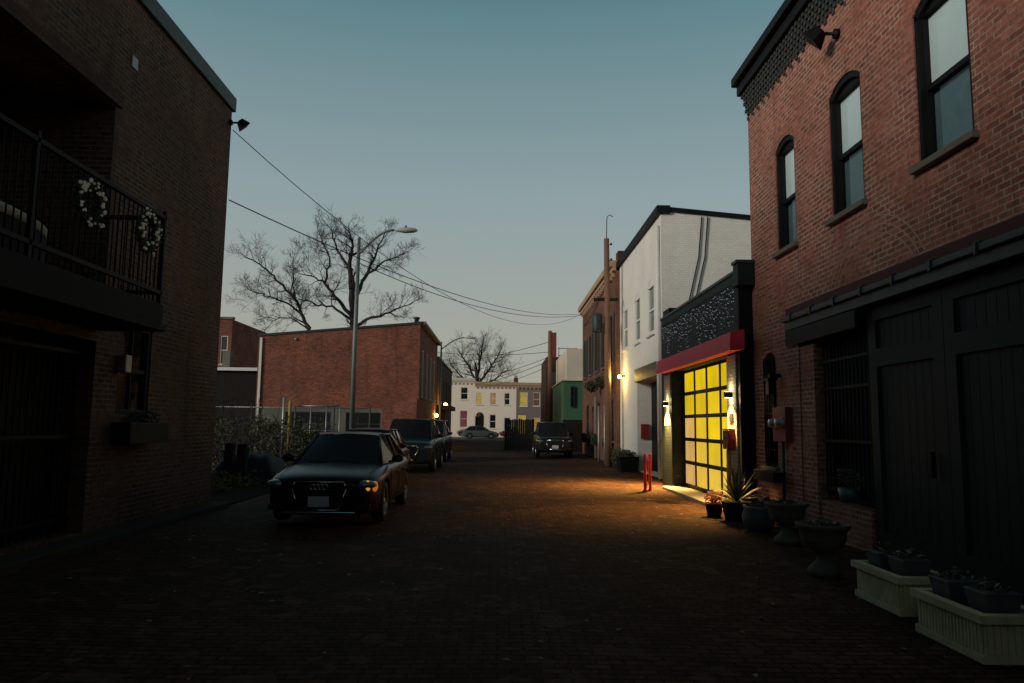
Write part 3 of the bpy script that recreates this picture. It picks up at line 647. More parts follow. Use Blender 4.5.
wire('overhead_wire',(-5.66,14.95,6.2),PT,.85,'overhead wire running from lower on the left building corner across the alley',.013)
wire('overhead_wire',(-5.3,27,7.55),PT+V((0,0,-.1)),.8,'sagging overhead wire running from the nearer street lamp to the shuttered brick roof',.016)
for k,(x0,y0,x1,y1) in enumerate(((430,366,549,342),(436,352,549,352),(470,380,549,357),(476,384,549,361),(488,386,549,366))):
    wire('overhead_wire',at(x0,y0,90 if k>1 else 66),at(x1,y1,58),.25,'thin distant wire strung left from the far grey pole',.022,'distant wires from the far pole')
wire('overhead_wire',(4.5,31,7.8),(5.05,44.9,7.7),.2,'short wire along the shuttered brick front from the utility pole',.016)
# ------------------------------------------------------------------ far right buildings
t=thing('green_building','narrow green clapboard building with cream upper storey beyond the brick row','building',(5.2,50,0))
w=MB().box(4.25,9,50,60,0,4.75); w.build('wall',M['green_wall'],t); MB().box(4.5,9,50.2,60,4.76,6.9).build('upper_wall',M['cream'],t)
b=MB(); 
for k in range(15): b.box(4.22,9,49.96,49.998,2.1+k*.175,2.1+k*.175+.02)
b.build('clapboard',M['green_wall'],t); MB().box(4.2,6,49.9,49.99,0,2.05).build('base_wall',M['dark_wood'],t); MB().box(4.15,9,49.85,60,4.68,4.757).build('ledge',M['cream'],t)
window(t,facing(49.95),4.72,5.02,2.9,4.3,.0,0,frame='shutter',panes='darkglass',sill=None)
t=thing('red_brick_wall','dark red narrow brick wall with a tall chimney behind the green building','building',(4.2,62,0))
MB().box(3.85,5.,62,70,0,7.4).build('wall',M['brick_dark'],t); MB().box(4.2,4.68,62.2,62.9,7.4,9.5).build('chimney',M['terracotta'],t)
MB().box(4.72,7.5,62.6,69,0,6.6).build('rear_wall',M['concrete_d'],t); MB().box(4.0,4.9,61.96,61.995,4.6,6.1).build('sign_board',M['coping'],t)
q=MB(); 
for z in (7.5,8.1): q.box(4.8,6.4,62.,62.06,z,z+.07)
for x in (4.85,5.6,6.3): q.box(x,x+.06,62.,62.06,6.6,8.2)
q.build('railing',M['galv'],t)
t=thing('board_enclosure','tall black slatted enclosure standing left of the parked dark SUV','enclosure',(1.2,48,0))
b=MB(); 
for k in range(13):
    x=.34+k*.14; b.box(x,x+.13,48,48.03,.05,2.02+.03*math.sin(k*2.1))
for k in range(11): b.box(.34,.37,48.05+k*.2,48.23+k*.2,.05,2.0)
b.build('board',M['black'],t)
p=MB(); 
for x in (.3,1.2,2.12): p.box(x,x+.09,48.04,48.13,0,2.08)
p.build('post',M['black'],t)
# ------------------------------------------------------------------ END TERRACE
def terrace(name,label,x0,x1,mw,zt,wins,doors,yf=92.6,corn='tan'):
    fr=facing(yf); t=thing(name,label,'house',((x0+x1)/2,yf,0))
    ops=[(a,b,c,d,.15,0) for a,b,c,d,_ in wins]+[(a,b,.15,d,.2,ar) for a,b,d,ar in doors]
    w=MB(); wall_sheet(w,fr,x0,x1,0,zt,ops); shell(w,fr,x0,x1,0,zt,10); w.build('wall',mw,t,fix=False)
    for a,b,c,d,m_ in wins: window(t,fr,a,b,c,d,.12,0,frame='white_wood',panes=m_,sill='white_wood',fw=.07,div=0)
    for a,b,d,ar in doors:
        MB().fbox(fr,a+.03,b-.03,.16,d-ar-.02,-.19,-.15).build('door',M['black'],t)
        if ar>0: MB().fbox(fr,a+.05,b-.05,d-ar,d-.08,-.19,-.17).build('fanlight',M['darkglass'],t)
    c=MB(); c.fbox(fr,x0,x1,zt-.28,zt+.1,-.2,.25); c.fbox(fr,x0,x1,zt-.5,zt-.285,.003,.12); 
    for k in range(int((x1-x0)/.5)): c.fbox(fr,x0+.2+k*.5,x0+.32+k*.5,zt-.72,zt-.505,.003,.14)
    c.build('cornice',M[corn],t)
    return t
YEL=lit('lit_window_yellow',(.62,.42,.06),.5,base=(.03,.03,.03),var=.6,scale=1.6); AMB=lit('lit_window_amber',(.5,.27,.06),.5,base=(.03,.03,.03),var=.9,scale=2.2); DIM=lit('dim_window',(.12,.06,.03),.5,base=(.03,.03,.03),var=.9,scale=2.); RED=lit('reddish_lit_window',(.16,.03,.03),.6,base=(.03,.03,.03),var=.9,scale=2.)
DK=M['darkglass']
terrace('row_house','pale cream row house at the end, leftmost and tallest of the terrace',-9.,-3.2,M['cream2'],7.35,[(-4.95,-4.05,4.75,6.3,DK),(-5.0,-4.05,1.3,3.4,RED),(-7.4,-6.5,4.75,6.3,DK)],[],corn='cream')
terrace('row_house','white row house with arched black door between cream and grey houses',-3.19,1.99,M['cream2'],6.9,[(-3.0,-2.25,4.15,5.65,YEL),(-1.25,-.5,4.15,5.65,AMB),(.5,1.2,4.15,5.65,DK),(-1.3,-.5,1.2,2.95,DK),(.5,1.3,.6,2.6,DK)],[(-3.1,-2.0,3.2,.55)],corn='tan')
terrace('row_house','taupe grey row house with white framed windows, rightmost of the terrace',2.,12.,M['grey_st'],6.85,[(2.4,3.4,4.0,5.75,YEL),(4.1,4.95,4.05,5.75,DIM),(2.2,3.2,.6,2.9,YEL),(4.1,4.95,1.0,2.6,AMB),(8,9,3.9,5.7,DK)],[],corn='tan')
q=MB().box(1.7,2.25,95,95.6,6.9,7.7); q.box(1.8,1.93,95.2,95.35,7.7,8.05); q.box(2.01,2.15,95.2,95.35,7.7,8.0); tag(q.build('chimney_stack',M['brick_dark']),'small dark chimney on the roof line between the white and grey row houses','chimney')
rnd=random.Random(31)
for k,(x,h,c_) in enumerate(((-4.6,.9,'leaf'),(.55,.8,'terr'),(1.7,1.3,'leaf'))):
    t=thing('front_garden_shrub',['dark shrub below the reddish window of the cream house','rusty brown shrub right of the car before the white house','taller shrub beside the slatted enclosure before the white house'][k],'shrub',(x,91.9,.13))
    m_=MB(); leaves(m_,(x,91.9,.13+h*.55),(.7,.4,h*.5),500,.09,rnd); m_.build('foliage',M['leaf'] if c_=='leaf' else plain('rust_brown_leaf',(.16,.06,.03),.8,var=.5,scale=8),t)
    MB().tube([(x,91.9,.12),(x+.05,91.9,.13+h*.5)],.04,6).build('stem',M['bark'],t)
# ------------------------------------------------------------------ LEFT BRICK BUILDING
fr=street_l(-5.7); L=thing('brick_building','dark brown brick building with recessed balcony and grey metal coping','building',(-5.7,14.95,0))
ZT=8.1
ops=[(-6,10.5,3.3,6.24,2.2,0),(-6,10.45,.12,2.75,.45,0),(11.08,12.1,1.75,3.28,.14,.2)]
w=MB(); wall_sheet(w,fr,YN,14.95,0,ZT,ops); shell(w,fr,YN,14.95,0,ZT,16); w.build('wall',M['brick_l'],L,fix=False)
MB().fbox(fr,YN,15.0,ZT+.001,8.4,-.35,.07).build('coping',M['coping'],L,bevel=.015)
MB().fbox(fr,-6,10.62,6.245,6.42,.003,.05).build('lintel',M['brick_dark'],L)
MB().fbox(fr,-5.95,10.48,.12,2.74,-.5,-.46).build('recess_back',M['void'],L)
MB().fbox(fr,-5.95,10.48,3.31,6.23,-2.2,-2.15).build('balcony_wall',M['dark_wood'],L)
d=MB(); 
for y0 in (3.5,6.4,9.2): d.fbox(fr,y0,y0+.95,3.4,5.6,-2.14,-2.1)
d.build('balcony_door',M['darkglass'],L)
gt=MB()
for k in range(70): gt.tube([fr.p(1.8+k*.124,.14,-.2),fr.p(1.8+k*.124,2.7,-.2)],.013,5)
for z in (.3,1.4,2.55): gt.fbox(fr,1.75,10.42,z,z+.05,-.23,-.17)
gt.build('barred_gate',M['iron'],L)
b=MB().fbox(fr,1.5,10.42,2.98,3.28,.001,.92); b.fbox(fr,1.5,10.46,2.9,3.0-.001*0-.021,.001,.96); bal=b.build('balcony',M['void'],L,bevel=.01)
rl=MB(); 
for z in (3.42,4.5): rl.fbox(fr,1.5,10.4,z,z+.05,.85,.9); 
for z in (3.42,4.5): rl.fbox(fr,10.35,10.4,z,z+.05,.003,.85)
k=0
while 1.55+k*.115<10.4: rl.tube([fr.p(1.55+k*.115,3.28,.875),fr.p(1.55+k*.115,4.5,.875)],.009,5); k+=1
for k in range(7): rl.tube([fr.p(10.375,3.28,.1+k*.115),fr.p(10.375,4.5,.1+k*.115)],.009,5)
for y in (1.55,4.5,7.45,10.375): rl.fbox(fr,y-.025,y+.025,3.28,4.62,.85,.9)
rl.build('railing',M['iron'],bal)
ww=window(L,fr,11.08,12.1,1.75,3.28,.11,.2,frame='black',upper=None,lower=None,sill=None,div=1)
a=MB(); arch_trim(a,fr,11.06,12.12,3.08,.2,.2,.012); a.build('brick_arch',M['brick_dark'],ww)
t=thing('window_box','black planter box on the brown brick wall under the dark arched window','planter box',fr.p(11.6,1.4,0))
MB().fbox(fr,10.98,12.25,1.3,1.62,.02,.3).build('box',M['black'],t,bevel=.01)
m_=MB(); leaves(m_,fr.p(11.6,1.68,.16),(.12,.55,.12),200,.04,rnd); m_.build('foliage',M['leaf'],t)
t=tag(MB().fbox(fr,11.0,11.18,2.35,2.62,.03,.16).build('wall_lantern',M['galv'],None,bevel=.02),'small pale lantern on the brown brick wall beside the arched window','lantern')
t=tag(MB().fbox(fr,10.83,11.0,7.02,7.2,.003,.02).build('tie_plate',M['galv']),'small pale metal plate high on the brown brick wall','wall plate')
def wreath(y,z,label):
    t=thing('wreath',label,'wreath',fr.p(y,z,.93),group='wreaths on the balcony railing')
    rnd=random.Random(int(y*10)); m_=MB(); orn=MB(); lb=None
    for i in range(900):
        q=rnd.uniform(0,6.283); rr=.225+rnd.gauss(0,.035); p=fr.p(y+rr*math.cos(q),z+rr*math.sin(q),.945+rnd.gauss(0,.022))
        a=V((rnd.gauss(0,1),rnd.gauss(0,1),rnd.gauss(0,1))).normalized(); b_=a.orthogonal().normalized(); m_.quad(p-a*.03,p+b_*.012,p+a*.03,p-b_*.012)
    m_.ring(fr.p(y,z,.94),.225,.03,24,6,V((0,1,0)),V((0,0,1)))
    m_.build('foliage',M['leaf'],t)
    for i in range(44):
        q=rnd.uniform(0,6.283); rr=.225+rnd.gauss(0,.04); p=fr.p(y+rr*math.cos(q),z+rr*math.sin(q),.99)
        MB().ball(p,rnd.uniform(.01,.024),8).build('bauble',M['bauble'],t)
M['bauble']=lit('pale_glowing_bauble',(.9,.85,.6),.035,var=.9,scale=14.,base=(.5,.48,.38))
wreath(8.36,4.13,'round wreath with pale baubles on the balcony railing, the larger and nearer one'); wreath(9.76,4.17,'round wreath with pale baubles on the balcony railing near its far corner')
t=thing('curved_sofa','pale curved sofa back showing behind the balcony railing','sofa',fr.p(7.6,3.3,.35))
s=MB(); pts=[(7.3+1.45*math.sin(math.pi*(k/16-.5)),.12+.5*math.cos(math.pi*(k/16-.5))) for k in range(17)]
for k in range(16):
    (a,b_),(c,e)=pts[k],pts[k+1]
    s.hexa([fr.p(a,3.3,b_-.1),fr.p(c,3.3,e-.1),fr.p(c,3.3,e),fr.p(a,3.3,b_),fr.p(a,3.74,b_-.1),fr.p(c,3.74,e-.1),fr.p(c,3.74,e),fr.p(a,3.74,b_)])
s.build('backrest',M['darkcloth'],t); MB().tube([fr.p(a,3.8,b_-.05) for a,b_ in pts],.065,8).build('top_cushion',M['cloth'],t); MB().fbox(fr,6.1,8.5,3.31,3.55,.02,.14).build('seat',M['darkcloth'],t,bevel=.03)
# ------------------------------------------------------------------ LEFT LOT: far brick building, fence, sheds
fr=facing(45.); Z=thing('brick_building','long red brick building with blank side wall facing the vacant lot','building',(-10,45,0))
x0,x1=-14.75,-4.95; zl,zr=6.85,7.75
w=MB(); w.quad((x0,45,2.55),(x1,45,2.55),(x1,45,zr),(x0,45,zl)); w.quad((x0,45,2.55),(x0,45,zl),(x0,57.5,zl),(x0,57.5,2.55)); w.quad((x0,45,zl),(x1,45,zr),(x1,57.5,zr),(x0,57.5,zl)); w.quad((x0,57.5,0),(x1,57.5,0),(x1,57.5,zr),(x0,57.5,zl))
fl=street_l(x1); sw=[(46.6+k*2.7,47.5+k*2.7,3.3,6.3,.15,0) for k in range(4)]
wall_sheet(w,fl,45,57.5,0,zr,sw)
w.build('wall',M['brick_far'],Z,fix=False)
w=MB(); wall_sheet(w,fr,x0,x1,0,2.55,[(-13.,-10.2,.9,2.3,.2,0),(-9.3,-7.2,.9,2.3,.2,0)]); w.quad((x0,45,0),(x0,45,2.55),(x0,57.5,2.55),(x0,57.5,0)); w.build('base_wall',M['concrete_d'],Z,fix=False)
for o in ((-13.,-10.2),(-9.3,-7.2)): window(Z,fr,o[0],o[1],.9,2.3,.18,0,frame='steel_d',panes='darkglass',sill='concrete_d',div=2)
for o in sw: window(Z,fl,*o[:4],.1,0,frame='white_wood',panes='darkglass',sill='stone')
c=MB().hexa([(x0-.05,44.93,zl),(x1+.1,44.93,zr),(x1+.1,45.15,zr),(x0-.05,45.15,zl),(x0-.05,44.93,zl+.13),(x1+.1,44.93,zr+.13),(x1+.1,45.15,zr+.13),(x0-.05,45.15,zl+.13)])
c.hexa([(x1-.2,45.16,zr+.002),(x1+.32,45.0-.06,zr-.02),(x1+.32,57.6,zr-.02),(x1-.2,57.6,zr+.002),(x1-.2,45.16,zr+.17),(x1+.32,44.94,zr+.15),(x1+.32,57.6,zr+.15),(x1-.2,57.6,zr+.17)])
c.build('coping',M['steel_d'],Z)
MB().box(x0+.1,x0+.24,44.9,44.99,0,zl-.1).build('downpipe',M['white_wood'],Z)
MB().box(-6.9,-4.9,43.6,44.98,0,3.1).build('porch_wall',M['brick_far'],Z)
q=MB(); q.ball((-9.9+.0,44.97,zl+.15),.1,8); tag(q.build('wall_light',M['galv']),'small pale lamp near the top of the blank red brick wall','wall light'); 
q=bpy.data.objects['wall_light']; q.location=(-2.6,0,-.3)
q=MB(); q.lathe([(.0,0),(.16,0),(.13,.15),(.2,.2),(.2,.3),(0,.32)],(-5.25,45.5,zr+.17),n=14); tag(q.build('roof_vent',M['steel_d']),'small roof vent on the near corner of the red brick building','vent')
# second and third left buildings further along the alley
fl=street_l(-5.0); t=thing('brick_building','lower dark brick building with a lit orange entrance further along the left side','building',(-5,62,0))
sw=[(61.5+k*3.4,62.6+k*3.4,3.6,5.6,.15,0) for k in range(4)]; gd=[(60.5,62.4,.1,2.7,.25,0),(64.,66.5,.1,2.7,.25,0)]
w=MB(); wall_sheet(w,fl,58.6,76,0,6.85,sw+gd); shell(w,fl,58.6,76,0,6.85,9); w.build('wall',M['brick_dark'],t,fix=False)
for o in sw: window(t,fl,*o[:4],.12,0,frame='shutter',panes='darkglass',sill='stone')
ORG=lit('orange_lit_doorway',(.8,.22,.03),.8,var=.7,scale=2.)
for o in gd: MB().fbox(fl,o[0]+.05,o[1]-.05,.1,2.65,-.24,-.2).build('door',ORG,t)
MB().fbox(fl,59.8,68,2.85,3.2,.003,.9).build('canopy',M['brick_shut'],t); MB().fbox(fl,58.5,76,6.86,7.0,-.3,.12).build('coping',M['steel_d'],t)
for k,(x,y,Y) in enumerate(((445.5,405,61),(436.5,415.5,56.5))):
    p=at(x,y,Y); t=thing('wall_lamp',['bright round lamp under the orange canopy on the left side of the alley','smaller yellow lamp low on the far red brick corner'][k],'wall lamp',p)
    MB().ball(p,.16 if k==0 else .13,12).build('lens',M['lamp_yel'],t); MB().tube([p+V((0,0,.1)),p+V((-.1,0,.35)),p+V((-.7,0,.4))],.03,5).build('bracket',M['iron'],t)
    lamp('POINT',p+V((.25,-.25,0)),(1.,.5,.1),150 if k==0 else 60,t,.1)
# house far left behind the lot
t=thing('brick_house','small brick house with white window trim far behind the lot','house',(-24,62,0))
fr=facing(62.); w=MB(); wall_sheet(w,fr,-27.5,-22.6,0,10.2,[(-24.7,-24.0,6.4,8.8,.15,.0),(-23.5,-22.9,6.4,8.8,.15,0)]); shell(w,fr,-27.5,-22.6,0,10.2,9); w.build('wall',M['brick_far'],t,fix=False)
for a,b in ((-24.7,-24.0),(-23.5,-22.9)): window(t,fr,a,b,6.4,8.8,.12,0,frame='white_wood',panes='darkglass',sill='white_wood')
MB().fbox(fr,-25.1,-24.95,4,10.,.02,.12).build('downpipe',M['white_wood'],t); MB().fbox(fr,-27.6,-22.5,10.21,10.4,-.3,.12).build('coping',M['concrete_d'],t); MB().box(-25.6,-24.7,63,63.8,10.3,11.2).build('chimney',M['brick_dark'],t)
t=thing('shed','low dark timber shed with a white flat roof left of the red brick wall','shed',(-18,48,0))
w=MB(); 
for k in range(34): w.box(-21.6+k*.2,-21.41+k*.2,48,48.04,0,4.9)
w.box(-21.6,-14.9,48.05,53,0,4.9); w.build('wall',M['dark_wood'],t); MB().box(-21.8,-14.8,47.7,53.2,4.92,5.12).build('roof',M['snow'],t); MB().box(-18.4,-17.9,49,49.5,5.12,6.3).build('vent_stack',M['concrete_d'],t)
# chain-link fence across the lot
t=thing('chain_link_fence','wire mesh fence with steel posts across the vacant lot','fence',(-10,35.5,0))
px=[-14.6,-13.2,-11.8,-9.75,-7.9,-6.2]
p=MB(); 
for x in px: p.tube([(x,35.5,0),(x,35.5,2.45)],.04,8)
p.build('post',M['dullwire'],t); MB().tube([(-14.6,35.5,2.35),(-6.2,35.5,2.35)],.025,6).build('top_rail',M['galv'],t)
m_=MB(); s=.11
x=-14.6-2.3
while x<-6.2:
    for sg in (1,-1):
        xa,za=x,(.05 if sg>0 else 2.3); xb,zb=x+2.25,(2.3 if sg>0 else .05)
        f0=max(0,(-14.6-xa)/2.25); f1=min(1,(-6.2-xa)/2.25)
        if f1>f0: m_.tube([(xa+2.25*f0,35.5+.004*sg,za+(zb-za)*f0),(xa+2.25*f1,35.5+.004*sg,za+(zb-za)*f1)],.005,3,False)
    x+=s
m_.build('wire_mesh',M['dullwire'],t)
t=thing('steel_gate','tall steel frame gate with a pale top bar beside the yellow post','gate',(-8.6,33.5,0))
q=MB(); 
for x in (-9.2,-8.5,-7.8,-7.2): q.tube([(x,33.5,.1),(x,33.5,2.4)],.03,8)
for z in (.2,1.3,2.4): q.tube([(-9.2,33.5,z),(-7.2,33.5,z)],.035 if z>2 else .02,8)
q.build('gate_frame',M['galv'],t)
t=tag(MB().lathe([(0,0),(.07,0),(.07,2.55),(.05,2.62),(0,2.64)],(-9.35,33.2,0),n=14).build('gate_post',M['yellow_paint']),'tall worn yellow steel post at the lot gate','post')
t=tag(MB().lathe([(0,0),(.07,0),(.07,2.75),(0,2.78)],(-9.62,33.2,0),n=12).build('gate_post',M['galv']),'tall grey steel post beside the yellow one at the lot gate','post')
for k,(px_,Y) in enumerate(((229,21),(242,20.5))):
    p=at(px_,440,Y); tag(MB().box(p.x-.12,p.x+.12,Y,Y+.24,0,1.05).build('timber_post',M['dark_wood'],bevel=.015),['dark timber post at the lot edge nearest the brown brick wall','dark timber post at the lot edge, right of its twin'][k],'post')
# ------------------------------------------------------------------ trees
def grow(mb,tw,p,d,L,r,lev,rnd,bend=.35,updrift=.12):
    n=4; pts=[V(p)]; d=V(d).normalized(); rs=[r]
    for i in range(n):
        d=(d+V((rnd.gauss(0,1),rnd.gauss(0,1),rnd.gauss(0,1)))*bend*.42+V((0,0,updrift))*.5).normalized()
        pts.append(pts[-1]+d*L/n); rs.append(max(.007,r*(1-.6*(i+1)/n)))
    (mb if r>.05 else tw).tube(pts,rs,6 if r>.05 else 3,False)
    if lev<=0: return
    nb=rnd.choice((3,4,4,5)) if lev>1 else rnd.choice((3,4,5))
    for k in range(nb):
        i=rnd.randint(1,n) if k else n
        t=(pts[i]-pts[i-1]).normalized(); a=t.orthogonal().normalized(); q=rnd.uniform(0,6.283); b_=t.cross(a)
        sp=rnd.uniform(.45,1.05) if k else rnd.uniform(.1,.4)
        nd=(t*math.cos(sp)+(a*math.cos(q)+b_*math.sin(q))*math.sin(sp))
        grow(mb,tw,pts[i],nd,L*rnd.uniform(.55,.8),rs[i]*rnd.uniform(.45,.7) if k else rs[i]*.85,lev-1,rnd,bend,updrift)
def tree(label,base,limbs,seed,lev=3,twig=1.):
    rnd=random.Random(seed); t=thing('bare_tree',label,'tree',(base[0],base[1],0)); mb,tw=MB(),MB()
    for pts,r0,r1,subs in limbs:
        n=len(pts); fine=[]
        for i in range(n-1):
            for k in range(4): 
                f=k/4; fine.append(V(pts[i]).lerp(V(pts[i+1]),f)+V((rnd.gauss(0,.05),rnd.gauss(0,.15),rnd.gauss(0,.05))))
        fine.append(V(pts[-1])); m=len(fine); rs=[(r0+(r1-r0)*i/(m-1))*.8 for i in range(m)]
        mb.tube(fine,rs,8,False)
        subs=int(subs*1.4)
        for q in range(subs):
            i=int(m*(.28+.7*(q+rnd.random()*.6)/subs)); i=min(max(i,1),m-1)
            td=(fine[i]-fine[i-1]).normalized(); a=td.orthogonal().normalized(); an=rnd.uniform(0,6.283); b_=td.cross(a); sp=rnd.uniform(.5,1.1)
            nd=td*math.cos(sp)+(a*math.cos(an)+b_*math.sin(an))*math.sin(sp)
            grow(mb,tw,fine[i],nd,rnd.uniform(1.3,2.5)*twig,rs[i]*.55,lev-1,rnd)
        grow(mb,tw,fine[-1],fine[-1]-fine[-2],1.8*twig,r1,lev-1,rnd)
    mb.build('trunk',M['bark'],t,fix=False); tw.build('crown',M['bark'],t,fix=False)
    return t
Yt=60.
def A(x,y,dy=0): return at(x,y,Yt+dy)
b0=A(354,425); b0.z=0
tree('tall bare tree with a wide twiggy crown behind the long red brick building',b0,[
 ([b0,A(354,330),A(352,290,.5)],.42,.3,2),
 ([A(352,290,.5),A(350,262,1),A(353,246,1.2),A(350,234,.6)],.28,.07,9),
 ([A(353,318),A(338,300,-1),A(325,283,-1.6),A(312,276,-2)],.22,.06,8),
 ([A(325,283,-1.6),A(330,258,-2),A(322,240,-2.4)],.13,.05,6),
 ([A(353,300,.3),A(366,275,1.4),A(376,254,2.2),A(383,238,2.6)],.22,.06,9),
 ([A(366,275,1.4),A(385,262,.5),A(402,254,0)],.13,.05,6),
 ([A(355,326),A(372,318,-1),A(390,312,-2),A(408,305,-2.4)],.18,.05,8),
 ([A(352,320),A(332,306,1.5),A(318,305,2.2),A(303,300,2.4)],.15,.05,7),
 ([A(351,270,1),A(338,252,2),A(334,240,2.6),A(330,228,3)],.16,.05,7),
],42,4,.52)
Yt=58.5
b1=A(318,425); b1.z=0
tree('smaller bare tree leaning left over the red brick roof',b1,[
 ([b1,A(313,340),A(303,316),A(294,298),A(278,280),A(262,266),A(250,259)],.24,.05,12),
 ([A(303,316),A(288,303,-.6),A(270,297,-1),A(254,292,-1)],.12,.045,8),
 ([A(294,298),A(293,280,.5),A(293,262,.8)],.08,.035,5),
 ([A(310,330),A(290,318,.8),A(272,318,1.2)],.09,.035,6),
],17,4,.5)
Yt=108.
b2=A(478,425); b2.z=0
tree('distant bare tree with rounded crown rising behind the terrace roofs',b2,[
 ([b2,A(478,395),A(477,375)],.5,.34,2),
 ([A(477,385),A(470,368,1),A(462,356,1)],.26,.1,9),
 ([A(477,380),A(480,362,1),A(482,348,1)],.26,.1,9),
 ([A(478,385),A(490,368,-1),A(498,356,-1)],.26,.1,9),
 ([A(478,388),A(462,378,-1),A(452,366,-1)],.2,.08,8),
 ([A(478,388),A(494,380,1),A(504,372,1)],.2,.08,8),
],9,4,.8)
# bare shrub and dry undergrowth by the lot edge
rnd=random.Random(77)
for k,(x,Y) in enumerate(((226,23.5),(258,25.))):
    p=at(x,440,Y); p.z=0; t=thing('bare_shrub',['tangled leafless shrub at the corner of the brown brick wall','low twiggy leafless shrub in the lot left of the yellow post'][k],'shrub',p)
    a,b_=MB(),MB()
    for q in range(8): grow(a,b_,p+V((rnd.uniform(-.3,.3),rnd.uniform(-.3,.3),0)),(rnd.gauss(0,.35),rnd.gauss(0,.35),1),1.5 if k==0 else 1.1,.035,2,rnd,.5)
    b_.build('stem',M['bark'],t,fix=False)
m_=MB()
for q in range(46):
    p=at(rnd.uniform(205,330),440,rnd.uniform(30,43)); leaves(m_,(p.x,p.y,rnd.uniform(.2,1.5)),(.8,.5,.5),170,.075,rnd)
for q in range(40):
    leaves(m_,(rnd.uniform(-13,-6.4),rnd.uniform(17,29),rnd.uniform(.0,.25)),(.7,.7,.25),110,.06,rnd)
struct(m_.build('undergrowth',M['drygrass']),'stuff')
# ------------------------------------------------------------------ street lamps
def street_lamp(x,y,label,h=9.1,reach=2.1):
    t=thing('street_lamp',label,'street lamp',(x,y,0),group='cobra head street lamps')
    MB().tube([(0,0,0),(0,0,h*.5),(.02,0,h*.93)],[.1,.085,.06],12).build('pole',M['steel_l'],t,world=False)
    pts=[]
    for k in range(11):
        q=k/10; pts.append((.02+reach*.62*q,0,h*.86+.95*math.sin(q*math.pi/2)*1.0))
    MB().tube(pts,[.045]*11,8).build('arm',M['steel_l'],t,world=False)
    e=pts[-1]; hd=MB()
    prof=[(0,.05,.04),(.15,.1,.07),(.4,.17,.11),(.7,.16,.09),(.85,.08,.04)]
    vs=[];n=10
    for px_,wd,ht in prof:
        for k in range(n):
            q=2*math.pi*k/n; vs.append((e[0]+px_,wd*math.cos(q),e[2]+ht*math.sin(q)))
    fs=[(i*n+k,i*n+(k+1)%n,(i+1)*n+(k+1)%n,(i+1)*n+k) for i in range(4) for k in range(n)]+[tuple(range(n)),tuple(4*n+k for k in range(n))]
    hd.add(vs,fs,True); H_=hd.build('lamp_head',M['lamp_grey'],t,world=False)
    MB().lathe([(0,.1),(.04,.1),(.04,.17),(0,.19)],(e[0]+.42,0,e[2]),n=10).build('photocell',M['steel_d'],H_,world=False)
    return t
M['steel_l']=plain('weathered_steel_pole',(.16,.18,.18),.55,var=.25,metal=.4,scale=4); M['lamp_grey']=plain('pale_grey_lamp_housing',(.42,.44,.42),.55,var=.1)
street_lamp(-5.35,27,'nearer unlit cobra head street lamp rising behind the parked cars',9.15,2.1)
street_lamp(-4.7,57.8,'farther unlit cobra head street lamp beyond the red brick building',8.7,2.9)
# ------------------------------------------------------------------ planters, urns and pots on the right
fr=street_r(3.5)
def trough(x,y0,y1,label,h=.34,d=.5):
    t=thing('stone_planter',label,'planter',(x,(y0+y1)/2,0),group='cream stone troughs by the garage doors')
    m_=MB(); m_.box(x,x+d,y0,y1,.0,.06); m_.box(x+.02,x+d-.02,y0+.02,y1-.02,.06,h-.06)
    n=int((y1-y0)/.045)
    for k in range(n): yy=y0+.04+(y1-y0-.08)*k/n; m_.box(x+.005,x+.021,yy,yy+.024,.065,h-.065)
    for k in range(int(d/.05)): xx=x+.04+k*.05; m_.box(xx,xx+.025,y0+.006,y0+.021,.065,h-.065)
    for a,b_,c,e in ((x-.02,x+.06,y0-.02,y1+.02),(x+d-.06,x+d+.02,y0-.02,y1+.02),(x+.06,x+d-.06,y0-.02,y0+.06),(x+.06,x+d-.06,y1-.06,y1+.02)): m_.box(a,b_,c,e,h-.058,h)
    m_.build('trough',M['planter'],t); MB().box(x+.061,x+d-.061,y0+.061,y1-.061,h-.1,h-.05).build('soil',M['soil'],t)
trough(3.46,5.42,6.3,'cream ribbed stone trough nearest us on the right'); trough(3.58,6.75,7.6,'cream ribbed stone trough, the farther one, next to the urn')
rnd=random.Random(5)
for k,(x,y,l) in enumerate(((3.7,5.65,'square zinc pot at the near end of the nearest trough'),(3.68,6.08,'square zinc pot at the far end of the nearest trough'),(3.82,7.0,'square zinc pot at the near end of the farther trough'),(3.8,7.38,'square zinc pot at the far end of the farther trough'))):
    t=thing('zinc_pot',l,'plant pot',(x,y,.3),group='square zinc pots in the troughs')
    MB().hexa([(x-.11,y-.11,.29),(x+.11,y-.11,.29),(x+.11,y+.11,.29),(x-.11,y+.11,.29),(x-.14,y-.14,.47),(x+.14,y-.14,.47),(x+.14,y+.14,.47),(x-.14,y+.14,.47)]).build('pot',M['zinc'],t,bevel=.008)
    m_=MB(); leaves(m_,(x,y,.49),(.13,.13,.07),90,.03,rnd); m_.build('foliage',M['leaf'],t)
def urn(x,y,s,label):
    t=thing('garden_urn',label,'urn',(x,y,0),group='stone garden urns')
    MB().lathe([(0,0),(.18*s,0),(.185*s,.06*s),(.15*s,.1*s),(.085*s,.16*s),(.08*s,.22*s),(.12*s,.27*s),(.22*s,.33*s),(.255*s,.43*s),(.26*s,.5*s),(.3*s,.54*s),(.31*s,.58*s),(.28*s,.585*s),(.24*s,.54*s),(0,.5*s)],n=28).build('bowl',M['urn'],t,world=False)
    m_=MB(); leaves(m_,(x,y,.56*s),(.2*s,.2*s,.05),160,.035,rnd); m_.build('foliage',M['leaf'],t)
urn(3.72,8.62,.98,'wide mossy stone urn next to the farther cream trough'); urn(4.18,10.9,1.0,'wide mossy stone urn beside the round blue pot')
t=thing('round_pot','rounded blue grey glazed pot between the spiky plant and the urn','plant pot',(4.2,12.15,0))
